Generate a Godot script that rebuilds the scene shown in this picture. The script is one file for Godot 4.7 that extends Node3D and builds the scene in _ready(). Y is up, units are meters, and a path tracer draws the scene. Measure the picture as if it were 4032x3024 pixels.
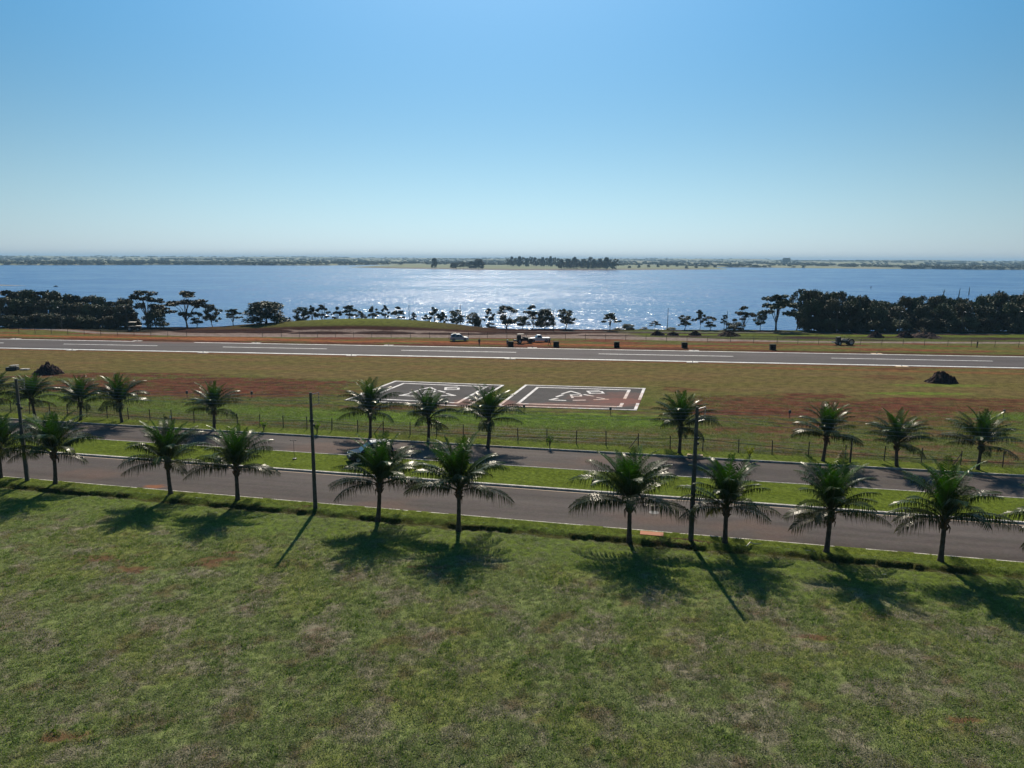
extends Node3D
# A lakeside airstrip seen from a drone: rough lawn, two palm-lined roads, a field with two
# marked parking pads, the runway, the lake bank with its trees, the lake and the far shore.

var used := {}
var M := {}
var n_big := FastNoiseLite.new()
var n_mid := FastNoiseLite.new()
var n_fine := FastNoiseLite.new()
var rng := RandomNumberGenerator.new()

const WATER := -6.0
const ROAD_Y := -0.18

# ---------------------------------------------------------------- the lines of the place, z as a function of x
func l_back(_x: float) -> float: return 45.0
func l_ditch(x: float) -> float: return -51.75 + 0.227 * x
func l_nn(x: float) -> float: return -53.95 + 0.224 * x       # near road, near edge
func l_nf(x: float) -> float: return -62.35 + 0.219 * x       # near road, far edge
func l_fn(x: float) -> float: return -68.8 + 0.2094 * x       # far road, near edge
func l_ff(x: float) -> float: return -75.95 + 0.200 * x       # far road, far edge
func l_fence(x: float) -> float: return -78.75 + 0.203 * x
func l_rlo(x: float) -> float: return -146.6 + 0.110 * x      # runway, near edge
func l_rup(x: float) -> float: return -164.4 + 0.105 * x      # runway, far edge
func l_rmid(x: float) -> float: return 0.5 * (l_rlo(x) + l_rup(x))
func l_bank(x: float) -> float: return -268.0 - 0.02 * x

# ================================================================ helpers
class MB:
	var v := PackedVector3Array()
	var n := PackedVector3Array()
	var c := PackedColorArray()
	var i := PackedInt32Array()
	var col := Color.WHITE
	var smooth := false
	func tri(a: Vector3, b: Vector3, d: Vector3) -> void:
		var k := v.size()
		v.append(a); v.append(b); v.append(d)
		c.append(col); c.append(col); c.append(col)
		i.append(k); i.append(k + 1); i.append(k + 2)
	func quad(a: Vector3, b: Vector3, d: Vector3, e: Vector3) -> void:
		var k := v.size()
		v.append(a); v.append(b); v.append(d); v.append(e)
		c.append(col); c.append(col); c.append(col); c.append(col)
		i.append(k); i.append(k + 1); i.append(k + 2)
		i.append(k); i.append(k + 2); i.append(k + 3)
	func box(lo: Vector3, hi: Vector3, bevel := 0.0) -> void:
		# a box with its upright edges and its top chamfered when bevel > 0
		if bevel <= 0.0:
			var p := []
			for k in 8: p.append(Vector3(hi.x if k & 1 else lo.x, hi.y if k & 2 else lo.y, hi.z if k & 4 else lo.z))
			for f in [[0, 2, 3, 1], [4, 5, 7, 6], [0, 1, 5, 4], [2, 6, 7, 3], [0, 4, 6, 2], [1, 3, 7, 5]]:
				quad(p[f[0]], p[f[1]], p[f[2]], p[f[3]])
			return
		var rings := [[lo.y, bevel], [lo.y + bevel, 0.0], [hi.y - bevel, 0.0], [hi.y, bevel]]
		var prev := []
		for r in rings:
			var e: float = r[1]
			var ring := []
			var x0 := lo.x + e; var x1 := hi.x - e; var z0 := lo.z + e; var z1 := hi.z - e
			var b := bevel
			ring = [Vector3(x0 + b, r[0], z0), Vector3(x1 - b, r[0], z0), Vector3(x1, r[0], z0 + b), Vector3(x1, r[0], z1 - b), Vector3(x1 - b, r[0], z1), Vector3(x0 + b, r[0], z1), Vector3(x0, r[0], z1 - b), Vector3(x0, r[0], z0 + b)]
			if prev:
				for k in 8: quad(prev[k], prev[(k + 1) % 8], ring[(k + 1) % 8], ring[k])
			else:
				for k in range(1, 7): tri(ring[0], ring[k], ring[k + 1])
			prev = ring
		for k in range(1, 7): tri(prev[0], prev[k + 1], prev[k])
	func tube(path: Array, radii: Array, sides := 8, caps := true) -> void:
		var base := v.size()
		var side := Vector3.ZERO
		for k in path.size():
			var p: Vector3 = path[k]
			var d: Vector3 = (path[mini(k + 1, path.size() - 1)] - path[maxi(k - 1, 0)]).normalized()
			if side == Vector3.ZERO:
				side = d.cross(Vector3.UP if absf(d.y) < 0.9 else Vector3.RIGHT).normalized()
			side = (side - d * side.dot(d)).normalized()
			var up := d.cross(side)
			var r: float = radii[mini(k, radii.size() - 1)]
			for s in sides:
				var a := TAU * s / sides
				v.append(p + (side * cos(a) + up * sin(a)) * r)
				c.append(col)
		for k in path.size() - 1:
			for s in sides:
				var a := base + k * sides + s
				var b := base + k * sides + (s + 1) % sides
				i.append(a); i.append(b); i.append(b + sides)
				i.append(a); i.append(b + sides); i.append(a + sides)
		if caps:
			for e in [0, path.size() - 1]:
				for s in range(1, sides - 1):
					i.append(base + e * sides); i.append(base + e * sides + s); i.append(base + e * sides + s + 1)
	func prism(profile: Array, scale_w := 1.0) -> void:
		# side profile of (x, y, half width); mirrored across z
		var poly := PackedVector2Array()
		for p in profile: poly.append(Vector2(p[0], p[1]))
		var t := Geometry2D.triangulate_polygon(poly)
		for s in [-1.0, 1.0]:
			for k in range(0, t.size(), 3):
				var q := []
				for j in 3:
					var p = profile[t[k + j]]
					q.append(Vector3(p[0], p[1], s * p[2] * scale_w))
				tri(q[0], q[1], q[2])
		for k in profile.size():
			var a = profile[k]; var b = profile[(k + 1) % profile.size()]
			quad(Vector3(a[0], a[1], -a[2] * scale_w), Vector3(b[0], b[1], -b[2] * scale_w), Vector3(b[0], b[1], b[2] * scale_w), Vector3(a[0], a[1], a[2] * scale_w))
	func lathe(at: Vector3, axis: Vector3, prof: Array, sides := 16) -> void:
		var s0 := axis.cross(Vector3.UP if absf(axis.y) < 0.9 else Vector3.RIGHT).normalized()
		var s1 := axis.cross(s0)
		for k in prof.size() - 1:
			for s in sides:
				var a := TAU * s / sides; var b := TAU * (s + 1) / sides
				var da := s0 * cos(a) + s1 * sin(a); var db := s0 * cos(b) + s1 * sin(b)
				quad(at + axis * prof[k][0] + da * prof[k][1], at + axis * prof[k][0] + db * prof[k][1], at + axis * prof[k + 1][0] + db * prof[k + 1][1], at + axis * prof[k + 1][0] + da * prof[k + 1][1])
	func normals() -> void:
		n.resize(v.size()); n.fill(Vector3.ZERO)
		for k in range(0, i.size(), 3):
			var f := (v[i[k + 2]] - v[i[k]]).cross(v[i[k + 1]] - v[i[k]])
			n[i[k]] += f; n[i[k + 1]] += f; n[i[k + 2]] += f
		for k in n.size(): n[k] = n[k].normalized()
	func face_up() -> void:
		normals()
		var sum := 0.0
		for k in n.size(): sum += n[k].y
		if sum >= 0: return
		for k in n.size(): n[k] = -n[k]
		for k in range(0, i.size(), 3):
			var t := i[k + 1]
			i[k + 1] = i[k + 2]
			i[k + 2] = t
	func mesh() -> ArrayMesh:
		var a := []
		a.resize(Mesh.ARRAY_MAX)
		a[Mesh.ARRAY_VERTEX] = v
		a[Mesh.ARRAY_COLOR] = c
		a[Mesh.ARRAY_INDEX] = i
		if n.size() == v.size(): a[Mesh.ARRAY_NORMAL] = n
		var m := ArrayMesh.new()
		m.add_surface_from_arrays(Mesh.PRIMITIVE_TRIANGLES, a)
		return m

func numbered(called: String) -> String:
	if not used.has(called):
		used[called] = 0
		return called
	used[called] += 1
	return "%s_%03d" % [called, used[called]]

func put(mesh: Mesh, called: String, m: Material, parent: Node = self) -> MeshInstance3D:
	var o := MeshInstance3D.new()
	o.mesh = mesh
	o.material_override = m
	if parent == self:
		o.name = numbered(called)
		add_child(o)
	else:
		o.name = called
		parent.add_child(o, true)
	return o

func thing(called: String, label: String, category: String, at := Vector3.ZERO, turn := 0.0, group := "") -> Node3D:
	var o := Node3D.new()
	o.name = numbered(called)
	add_child(o)
	o.position = at
	o.rotation.y = turn
	tag(o, label, category, group)
	return o

func tag(o: Node, label: String, category: String, group := "") -> void:
	o.set_meta("label", label)
	o.set_meta("category", category)
	if group: o.set_meta("group", group)

func structure(o: Node) -> Node:
	o.set_meta("kind", "structure")
	return o

func lin(r: float, g: float, b: float) -> Color:
	return Color(r, g, b).linear_to_srgb()

func mat(called: String, c: Color, rough := 0.9, metal := 0.0) -> StandardMaterial3D:
	var m := StandardMaterial3D.new()
	m.resource_name = called
	m.albedo_color = c.linear_to_srgb()
	m.roughness = rough
	m.metallic = metal
	m.cull_mode = BaseMaterial3D.CULL_DISABLED
	M[called] = m
	return m

func vmat(called: String, rough := 0.95) -> StandardMaterial3D:
	var m := mat(called, Color.WHITE, rough)
	m.vertex_color_use_as_albedo = true
	return m

func noise_image(size: int, freq: float, octaves: int, seed_: int, type := FastNoiseLite.TYPE_SIMPLEX_SMOOTH) -> Image:
	var f := FastNoiseLite.new()
	f.noise_type = type
	f.seed = seed_
	f.frequency = freq
	f.fractal_octaves = octaves
	return f.get_seamless_image(size, size, false, false, 0.15, true)

# grain in grey: lo..hi (sRGB), the share of a second coarser noise laid in
func grain(size: int, freq: float, octaves: int, seed_: int, lo: float, hi: float) -> ImageTexture:
	var a := noise_image(size, freq, octaves, seed_)
	var b := noise_image(size, freq * 0.12, 3, seed_ + 7)
	var out := Image.create(size, size, false, Image.FORMAT_RGB8)
	for y in size:
		for x in size:
			var t := clampf((a.get_pixel(x, y).r - 0.5) * 1.5 + (b.get_pixel(x, y).r - 0.5) * 0.7 + 0.5, 0, 1)
			var g := lerpf(lo, hi, t)
			out.set_pixel(x, y, Color(g, g, g))
	return ImageTexture.create_from_image(out)

func triplanar(m: StandardMaterial3D, tex: Texture2D, tile: float) -> void:
	m.albedo_texture = tex
	m.uv1_triplanar = true
	m.uv1_world_triplanar = true
	m.uv1_scale = Vector3.ONE / tile

func relief(m: StandardMaterial3D, img: Image, strength: float) -> void:
	var i: Image = img.duplicate()
	i.convert(Image.FORMAT_RGBA8)
	i.bump_map_to_normal_map(strength)
	m.normal_enabled = true
	m.normal_texture = ImageTexture.create_from_image(i)

func sm(a: float, b: float, x: float) -> float:
	return smoothstep(a, b, x)

func blob(x: float, z: float, cx: float, cz: float, rx: float, rz: float) -> float:
	# a ragged patch: 1 inside, 0 outside, its outline broken by noise
	var d := sqrt(((x - cx) / rx) ** 2 + ((z - cz) / rz) ** 2)
	d += 0.35 * n_mid.get_noise_2d(x * 1.3, z * 1.3) + 0.22 * n_fine.get_noise_2d(x, z)
	return 1.0 - sm(0.72, 1.12, d)

func strip(called: String, la: Callable, lb: Callable, x0: float, x1: float, nx: int, nz: int, hf: Callable, cf: Callable, m: Material) -> MeshInstance3D:
	var b := MB.new()
	for j in nz + 1:
		var t := float(j) / nz
		for k in nx + 1:
			var x := lerpf(x0, x1, float(k) / nx)
			var z := lerpf(la.call(x), lb.call(x), t)
			b.v.append(Vector3(x, hf.call(x, z, t), z))
			b.c.append(cf.call(x, z))
	for j in nz:
		for k in nx:
			var a := j * (nx + 1) + k
			b.i.append_array(PackedInt32Array([a, a + 1, a + nx + 2, a, a + nx + 2, a + nx + 1]))
	b.face_up()
	var o := put(b.mesh(), called, m)
	structure(o)
	return o

# ================================================================ camera, sky, sun, exposure
func set_up_view() -> void:
	var cam := Camera3D.new()
	cam.name = "camera"
	add_child(cam)
	cam.position = Vector3(0, 20, 0)
	cam.rotation = Vector3(deg_to_rad(-9.8), 0, 0.0047)
	cam.fov = 55.93
	cam.near = 0.5
	cam.far = 40000.0
	cam.current = true

	var sun_dir := Vector3(sin(deg_to_rad(-1.6)) * cos(deg_to_rad(41.5)), sin(deg_to_rad(41.5)), -cos(deg_to_rad(41.5)))
	var e := Environment.new()
	e.background_mode = Environment.BG_SKY
	e.tonemap_mode = Environment.TONE_MAPPER_LINEAR
	e.tonemap_exposure = 1.35
	var sky := Sky.new()
	var p := PanoramaSkyMaterial.new()
	p.panorama = clear_sky(sun_dir)
	sky.sky_material = p
	e.sky = sky
	e.sdfgi_enabled = true
	e.ssao_enabled = true
	e.ssil_enabled = true
	e.fog_enabled = true
	e.fog_density = 0.00009
	e.fog_light_color = Color(0.70, 0.87, 1.0)
	var w := WorldEnvironment.new()
	w.name = "environment"
	w.environment = e
	add_child(w)

	var sun := DirectionalLight3D.new()
	sun.name = "sun"
	add_child(sun)
	sun.look_at_from_position(sun_dir * 100.0, Vector3.ZERO, Vector3.UP)
	sun.light_color = Color(1.0, 0.95, 0.87)
	sun.light_energy = 1.6
	sun.light_angular_distance = 0.53
	sun.shadow_enabled = true

func clear_sky(sun_dir: Vector3) -> ImageTexture:
	# clear air: pale at the horizon, blue overhead, whiter towards the sun
	var w := 512; var h := 256
	var img := Image.create(w, h, false, Image.FORMAT_RGBF)
	for y in h:
		var el := PI * (0.5 - (y + 0.5) / h)
		for x in w:
			var az := TAU * (x + 0.5) / w              # column 0 looks along -z
			var d := Vector3(sin(az) * cos(el), sin(el), -cos(az) * cos(el))
			var s := maxf(sin(el), 0.0)
			var low := exp(-s / 0.076)
			var mid := exp(-s / 0.10)
			var c := Vector3(0.02, 0.273, 0.625).lerp(Vector3(0.68, 1.30, 1.34), mid)
			c = c.lerp(Vector3(0.82, 0.90, 0.94), low)
			var ang := acos(clampf(d.dot(sun_dir), -1, 1))
			# clear air is deepest a quarter turn from the sun
			c *= 0.30 + 0.70 * exp(-pow(maxf(ang - deg_to_rad(25.0), 0.0) / deg_to_rad(30.0), 2.0)) + 0.10 * sm(deg_to_rad(110.0), deg_to_rad(170.0), ang)
			c += Vector3(0.75, 0.90, 1.0) * 1.9 * exp(-ang / deg_to_rad(12.0))
			c /= 1.35
			img.set_pixel(x, y, Color(c.x, c.y, c.z))
	return ImageTexture.create_from_image(img)

# ================================================================ materials
func make_materials() -> void:
	var fine := noise_image(1024, 0.09, 4, 3)
	var g := vmat("grass_ground", 1.0)
	g.metallic_specular = 0.1
	triplanar(g, grain(1024, 0.11, 5, 11, 0.56, 1.0), 7.3)
	relief(g, fine, 5.0)
	var s := vmat("field_ground", 1.0)
	s.metallic_specular = 0.1
	triplanar(s, grain(1024, 0.06, 5, 12, 0.60, 1.0), 17.0)
	relief(s, fine, 4.0)
	var a := vmat("asphalt", 0.85)
	a.metallic_specular = 0.18
	triplanar(a, grain(512, 0.2, 4, 14, 0.84, 1.0), 5.1)
	relief(a, noise_image(512, 0.3, 3, 5), 1.2)
	vmat("leaf", 0.85)
	var gr := vmat("grass_blade", 0.75)
	gr.backlight_enabled = true
	gr.backlight = Color(0.92, 1.0, 0.55)
	var pf := vmat("palm_leaf", 0.34)
	pf.backlight_enabled = true
	pf.backlight = Color(0.55, 0.72, 0.16)
	pf.metallic_specular = 0.24
	var lf := vmat("tree_leaf", 0.7)
	lf.backlight_enabled = true
	lf.backlight = Color(0.14, 0.2, 0.05)
	vmat("farwood", 1.0)
	var tk := mat("palm_bark", Color(0.11, 0.085, 0.065), 0.95)
	triplanar(tk, grain(256, 0.08, 3, 21, 0.6, 1.0), 0.7)
	mat("palm_husk", Color(0.10, 0.055, 0.03), 0.95)
	mat("bark", Color(0.075, 0.06, 0.05), 0.95)
	var co := mat("pole_concrete", Color(0.11, 0.105, 0.095), 0.95)
	triplanar(co, grain(256, 0.05, 4, 23, 0.7, 1.0), 1.3)
	var kc := mat("kerb_concrete", Color(0.60, 0.55, 0.49), 0.9)
	triplanar(kc, grain(256, 0.06, 4, 24, 0.6, 1.0), 2.1)
	mat("gutter_concrete", Color(0.33, 0.24, 0.17), 0.9).albedo_texture = null
	var wp := mat("white_paint", Color(0.80, 0.79, 0.76), 0.7)
	triplanar(wp, grain(512, 0.03, 4, 25, 0.70, 1.0), 6.0)
	vmat("pad_paint", 0.75)
	M.pad_paint.metallic_specular = 0.2
	triplanar(M.pad_paint, M.white_paint.albedo_texture, 3.0)
	mat("post_wood", Color(0.05, 0.042, 0.036), 0.9)
	mat("wire", Color(0.30, 0.30, 0.30), 0.35, 0.8)
	mat("cable", Color(0.02, 0.02, 0.022), 0.5)
	mat("steel", Color(0.42, 0.42, 0.43), 0.4, 0.7)
	mat("brick_lid", Color(0.32, 0.13, 0.07), 0.9)
	mat("sand_block", Color(0.50, 0.36, 0.23), 0.9)
	mat("iron", Color(0.20, 0.19, 0.18), 0.95)
	mat("dark_iron", Color(0.03, 0.03, 0.03), 0.6)
	mat("car_black", Color(0.010, 0.011, 0.014), 0.22).metallic_specular = 0.35
	mat("car_white", Color(0.72, 0.72, 0.72), 0.25).clearcoat_enabled = true
	mat("car_silver", Color(0.46, 0.48, 0.5), 0.3).clearcoat_enabled = true
	var gl := mat("car_glass", Color(0.02, 0.03, 0.035), 0.05)
	gl.metallic_specular = 0.8
	mat("tyre", Color(0.015, 0.015, 0.015), 0.9)
	mat("rim", Color(0.35, 0.35, 0.36), 0.35, 0.7)
	mat("lamp_glass", Color(0.75, 0.78, 0.8), 0.1)
	mat("tail_lamp", Color(0.3, 0.01, 0.01), 0.2)
	mat("rack", Color(0.40, 0.41, 0.43), 0.7)
	mat("machine", Color(0.03, 0.03, 0.03), 0.6)
	mat("machine_pale", Color(0.42, 0.38, 0.33), 0.5)
	mat("canopy_pale", Color(0.70, 0.60, 0.48), 0.6)
	var tf := vmat("turf_side", 1.0)
	triplanar(tf, M.grass_ground.albedo_texture, 1.5)
	var so := vmat("loose_soil", 1.0)
	triplanar(so, grain(512, 0.08, 5, 31, 0.45, 1.0), 3.0)
	relief(so, fine, 8.0)
	vmat("person_mat", 0.85)
	mat("plastic_dark", Color(0.03, 0.05, 0.07), 0.5)
	# the lake: dark water under waves of many sizes
	var wv := noise_image(2048, 0.022, 5, 41)
	var wt := mat("lake_water", Color(0.001, 0.052, 0.180), 0.26)
	wt.uv1_triplanar = true
	wt.uv1_world_triplanar = true
	wt.uv1_scale = Vector3(1 / 397.0, 1 / 397.0, 1 / 283.0)
	wt.metallic_specular = 0.35
	relief(wt, wv, 5.6)
	wt.normal_scale = 1.0
	wt.roughness_texture = grain(512, 0.012, 4, 47, 0.62, 1.0)          # calmer and wind-roughened patches
	wt.roughness_texture_channel = BaseMaterial3D.TEXTURE_CHANNEL_RED

# ================================================================ colours of the ground (what grows or lies there)
const SOIL_NEAR := [[-28.1, -46.6, 1.4, 0.9], [-20.3, -46.0, 1.7, 0.9], [-24.9, -44.8, 1.8, 0.6], [-19.0, -27.9, 1.2, 0.5], [-5.3, -45.4, 1.5, 0.5], [16.6, -36.5, 1.0, 0.4], [-19.7, -47.6, 1.0, 0.4], [20.4, -29.4, 0.9, 0.3]]

func near_color(x: float, z: float) -> Color:
	var g := Color(0.180, 0.212, 0.072).lerp(Color(0.215, 0.255, 0.092), 0.5 + 0.9 * n_mid.get_noise_2d(x * 0.6, z * 0.6))
	var yellow := sm(-0.05, 0.35, n_big.get_noise_2d(x * 1.7 + 90, z * 1.7))
	g = g.lerp(Color(0.225, 0.240, 0.062), 0.6 * yellow)
	# dry straw
	var dry := sm(0.08, 0.42, n_mid.get_noise_2d(x * 0.55 - 40, z * 0.55) + 0.35 * n_fine.get_noise_2d(x, z) + 0.16 * sm(-44, -30, z) * sm(0.3, -0.2, n_big.get_noise_2d(x * 0.7, z)))
	g = g.lerp(Color(0.270, 0.225, 0.175), 0.8 * dry)
	var bare := sm(0.26, 0.50, n_mid.get_noise_2d(x * 0.8 + 17, z * 0.8 + 5) + 0.2 * n_fine.get_noise_2d(x * 2, z * 2))
	g = g.lerp(Color(0.15, 0.088, 0.058), 0.6 * bare)
	for s in SOIL_NEAR:
		if absf(x - s[0]) < s[2] * 1.7 and absf(z - s[1]) < s[3] * 1.7:
			g = g.lerp(Color(0.165, 0.080, 0.050), 0.85 * ragged(x, z, s))
	# mown lawn kept green along the ditch
	var d := z - l_ditch(x)
	var lawn := 1.0 - sm(3.0, 7.5, d + 3.0 * n_mid.get_noise_2d(x * 0.5 + 200, z * 0.5))
	g = g.lerp(Color(0.148, 0.208, 0.034), 0.85 * lawn)
	# bare earth along the cut edge
	var edge := 1.0 - sm(0.25, 0.9, absf(d - 0.1) * 1.6 + 0.9 * n_mid.get_noise_2d(x * 1.1, z * 1.1))
	g = g.lerp(Color(0.055, 0.036, 0.020), 0.75 * edge)
	return g

func ragged(x: float, z: float, s: Array) -> float:
	var d := sqrt(((x - s[0]) / s[2]) ** 2 + ((z - s[1]) / s[3]) ** 2)
	return 1.0 - sm(0.5, 1.1, d + 0.75 * n_mid.get_noise_2d(x * 1.6, z * 2.6) + 0.5 * n_fine.get_noise_2d(x * 1.3, z * 1.8))

func near_grass_amount(x: float, z: float) -> float:
	for s in SOIL_NEAR:
		if absf(x - s[0]) < s[2] * 1.7 and absf(z - s[1]) < s[3] * 1.7 and ragged(x, z, s) > 0.45:
			return 0.10
	return 0.45 + 0.9 * n_mid.get_noise_2d(x * 0.8 + 31, z * 0.8) + 0.5 * n_fine.get_noise_2d(x, z) + 0.5

func near_height(x: float, z: float, _t: float) -> float:
	var d := z - l_ditch(x) + 0.35 * n_mid.get_noise_2d(x * 0.8, z * 0.3) + 0.30 * n_fine.get_noise_2d(x, 3.0)
	var y := -0.24 + 0.08 * n_mid.get_noise_2d(x * 0.4, z * 0.4) + 0.05 * n_fine.get_noise_2d(x * 0.8, z * 0.8)
	var cut := 0.25 + 0.75 * sm(-0.35, 0.10, n_mid.get_noise_2d(x * 0.35 + 8, 2.0) + 0.4 * n_big.get_noise_2d(x * 1.2, 9.0))
	y += 0.24 * (1.0 - sm(-0.06 - 1.2 * (1.0 - cut), 0.02, d)) - 0.10 * cut * exp(-((d - 0.2) / 0.3) ** 2)
	return y

func verge_color(x: float, z: float) -> Color:
	var g := Color(0.145, 0.188, 0.028).lerp(Color(0.182, 0.224, 0.040), 0.5 + n_mid.get_noise_2d(x * 0.5, z * 0.5))
	g = g.lerp(Color(0.11, 0.115, 0.03), 0.6 * sm(0.2, 0.5, n_mid.get_noise_2d(x * 0.3 + 70, z * 0.3)))
	# trodden earth at the foot of the poles
	g = g.lerp(Color(0.125, 0.055, 0.035), blob(x, z, -17.7, -55.8, 1.9, 0.9))
	g = g.lerp(Color(0.12, 0.06, 0.04), blob(x, z, 12.2, -49.4, 2.4, 0.7))
	return g

func median_color(x: float, z: float) -> Color:
	var g := Color(0.138, 0.180, 0.022).lerp(Color(0.165, 0.212, 0.032), 0.5 + n_mid.get_noise_2d(x * 0.4, z * 0.9))
	return g

func asphalt_color(x: float, z: float) -> Color:
	var v := z - 0.215 * x
	var k := 1.0 + 0.30 * n_mid.get_noise_2d(x * 0.05, v * 1.6) + 0.25 * n_big.get_noise_2d(x * 0.4, v * 2.0) + 0.12 * n_fine.get_noise_2d(x * 0.4, v)
	var c := Color(0.086, 0.072, 0.066) * k
	c = c.lerp(Color(0.26, 0.095, 0.04), 0.8 * blob(x, z, -31.8, -62.0, 0.9, 0.5))
	var dust := sm(0.25, 0.6, n_big.get_noise_2d(x * 0.8 + 50, z * 1.5))
	c = c.lerp(Color(0.14, 0.088, 0.068), 0.5 * dust)
	return c

func runway_color(x: float, z: float) -> Color:
	var k := 1.0 + 0.20 * n_mid.get_noise_2d(x * 0.02, (z - 0.107 * x) * 0.8) + 0.15 * n_big.get_noise_2d(x * 0.4, z * 2.5) + 0.14 * n_mid.get_noise_2d(x * 0.1, z * 0.9)
	var c := Color(0.092, 0.080, 0.079) * k
	# red dirt carried in where vehicles cross
	c = c.lerp(Color(0.20, 0.10, 0.075), 0.35 * blob(x, z, -82.0, -172.0, 11.0, 3.0))
	return c

const RED := [[-52.0, -113.0, 27.0, 8.0, 0.85], [-38.0, -108.0, 16.0, 5.0, 0.7], [42.0, -97.5, 21.0, 8.5, 0.62], [66.0, -100.0, 20.0, 6.0, 0.6], [34.0, -103.0, 10.0, 4.0, 0.6], [-77.0, -121.5, 9.0, 1.6, 1.0], [-66.0, -123.5, 16.0, 2.6, 0.9], [-47.0, -119.0, 13.0, 2.4, 1.0], [-33.0, -116.5, 9.0, 2.0, 0.9], [-53.0, -112.0, 22.0, 7.0, 0.55], [-44.0, -106.0, 16.0, 3.0, 0.6], [-17.0, -96.6, 7.0, 1.3, 0.8], [-10.0, -97.2, 5.0, 0.9, 0.6], [-28.0, -97.5, 5.0, 1.0, 0.6], [-22.0, -104.5, 2.4, 2.6, 0.35], [26.4, -111.5, 3.2, 2.4, 0.6], [27.5, -94.5, 6.0, 2.2, 0.9], [36.0, -95.0, 8.0, 3.0, 0.85], [45.0, -107.0, 6.5, 2.6, 0.8], [48.0, -98.5, 10.0, 4.0, 0.7], [60.0, -104.5, 8.0, 1.5, 0.8], [74.0, -104.0, 9.0, 1.8, 0.6], [36.0, -87.5, 3.6, 1.2, 1.1], [30.0, -84.5, 7.0, 1.8, 0.6], [50.0, -88.0, 12.0, 5.0, 0.45], [70.0, -98.0, 12.0, 3.0, 0.4], [-95.0, -118.0, 14.0, 4.0, 0.6], [66.0, -124.5, 5.0, 3.0, 0.5], [72.0, -134.5, 5.0, 1.2, 0.9]]
const LUSH := [[-4.0, -90.0, 24.0, 4.2, 0.9], [-22.0, -91.0, 14.0, 3.5, 0.7], [-70.0, -103.5, 14.0, 4.0, 0.8], [-41.0, -95.0, 13.0, 2.6, 0.8], [-29.0, -93.5, 9.0, 2.8, 0.7], [-12.0, -90.5, 14.0, 3.4, 1.0], [9.0, -88.8, 12.0, 4.6, 1.15], [15.5, -87.4, 4.0, 1.6, 1.0], [66.0, -93.3, 7.0, 3.0, 0.9], [70.0, -116.5, 9.0, 1.6, 0.7], [62.0, -109.1, 9.0, 1.2, 0.9], [59.0, -85.5, 11.0, 3.0, 0.5], [-63.0, -99.0, 20.0, 3.0, 0.6]]

func field_color(x: float, z: float) -> Color:
	var t := (z - l_fence(x)) / (l_rlo(x) - l_fence(x))       # 0 at the fence, 1 at the runway
	var olive := Color(0.155, 0.130, 0.040).lerp(Color(0.185, 0.130, 0.055), 0.5 + 0.9 * n_big.get_noise_2d(x * 0.5, z * 2.2))
	var green := Color(0.115, 0.135, 0.028).lerp(Color(0.140, 0.150, 0.045), 0.5 + n_mid.get_noise_2d(x * 0.4, z * 0.8))
	var c := green.lerp(olive, sm(0.40, 0.62, t + 0.10 * n_big.get_noise_2d(x, z)))
	# the smooth olive lawn round the pads
	# mixed weeds and earth where the turf has not closed
	var rough := 1.0 - sm(0.42, 0.52, t)
	var gap := sm(-0.05, 0.30, n_mid.get_noise_2d(x * 0.35, z * 0.9) + 0.5 * n_fine.get_noise_2d(x * 0.5, z))
	var nearpads := blob(x, z, -1.0, -107.0, 31.0, 13.0)
	c = c.lerp(Color(0.155, 0.075, 0.046), (0.55 + 0.25 * sm(15.0, 40.0, x)) * gap * rough * (1.0 - nearpads))
	for s in LUSH:
		if absf(x - s[0]) < s[2] * 1.6 and absf(z - s[1]) < s[3] * 1.6:
			c = c.lerp(Color(0.150, 0.235, 0.030), minf(0.95 * s[4], 1.0) * blob(x, z, s[0], s[1], s[2], s[3]) * (0.8 + 0.5 * n_fine.get_noise_2d(x, z * 2)))
	var mottle := clampf(0.88 + 0.9 * n_mid.get_noise_2d(x * 0.5 + 61, z * 1.2) + 0.55 * n_fine.get_noise_2d(x * 0.6, z), 0.1, 1.0)
	for s in RED:
		if absf(x - s[0]) < s[2] * 1.6 and absf(z - s[1]) < s[3] * 1.6:
			var dark := sm(0.0, 0.4, n_mid.get_noise_2d(x * 0.3 + 9, z * 1.4))
			c = c.lerp(Color(0.150, 0.052, 0.034).lerp(Color(0.060, 0.024, 0.020), 0.7 * dark), minf(1.15 * s[4], 1.0) * blob(x, z, s[0], s[1], s[2], s[3]) * mottle)
	# turned earth along the fence
	var f := l_fence(x) - z
	var ridge := exp(-((f - 1.9 - 0.7 * n_mid.get_noise_2d(x * 0.5, 0)) / 0.75) ** 2)
	c = c.lerp(Color(0.115, 0.052, 0.034), 0.75 * ridge * sm(-0.25, 0.25, n_mid.get_noise_2d(x * 0.6, z)))
	# red earth strips beside the runway
	var r := z - l_rlo(x)
	c = c.lerp(Color(0.20, 0.085, 0.050), 0.75 * (1.0 - sm(0.4, 1.6, absf(r - 1.1) + 0.8 * n_big.get_noise_2d(x * 0.9, z))))
	c = c.lerp(Color(0.26, 0.105, 0.05), 0.65 * sm(30.0, 52.0, x) * (1.0 - sm(0.5, 1.7, absf(r - 5.3 - 0.02 * x) + 0.9 * n_big.get_noise_2d(x, z))))
	c = c.lerp(Color(0.24, 0.13, 0.065), 0.45 * (1.0 - sm(20.0, 45.0, x)) * sm(0.05, 0.4, n_big.get_noise_2d(x * 0.8 + 30, z * 3.0)) * sm(0.55, 0.7, t))
	return c

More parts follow.
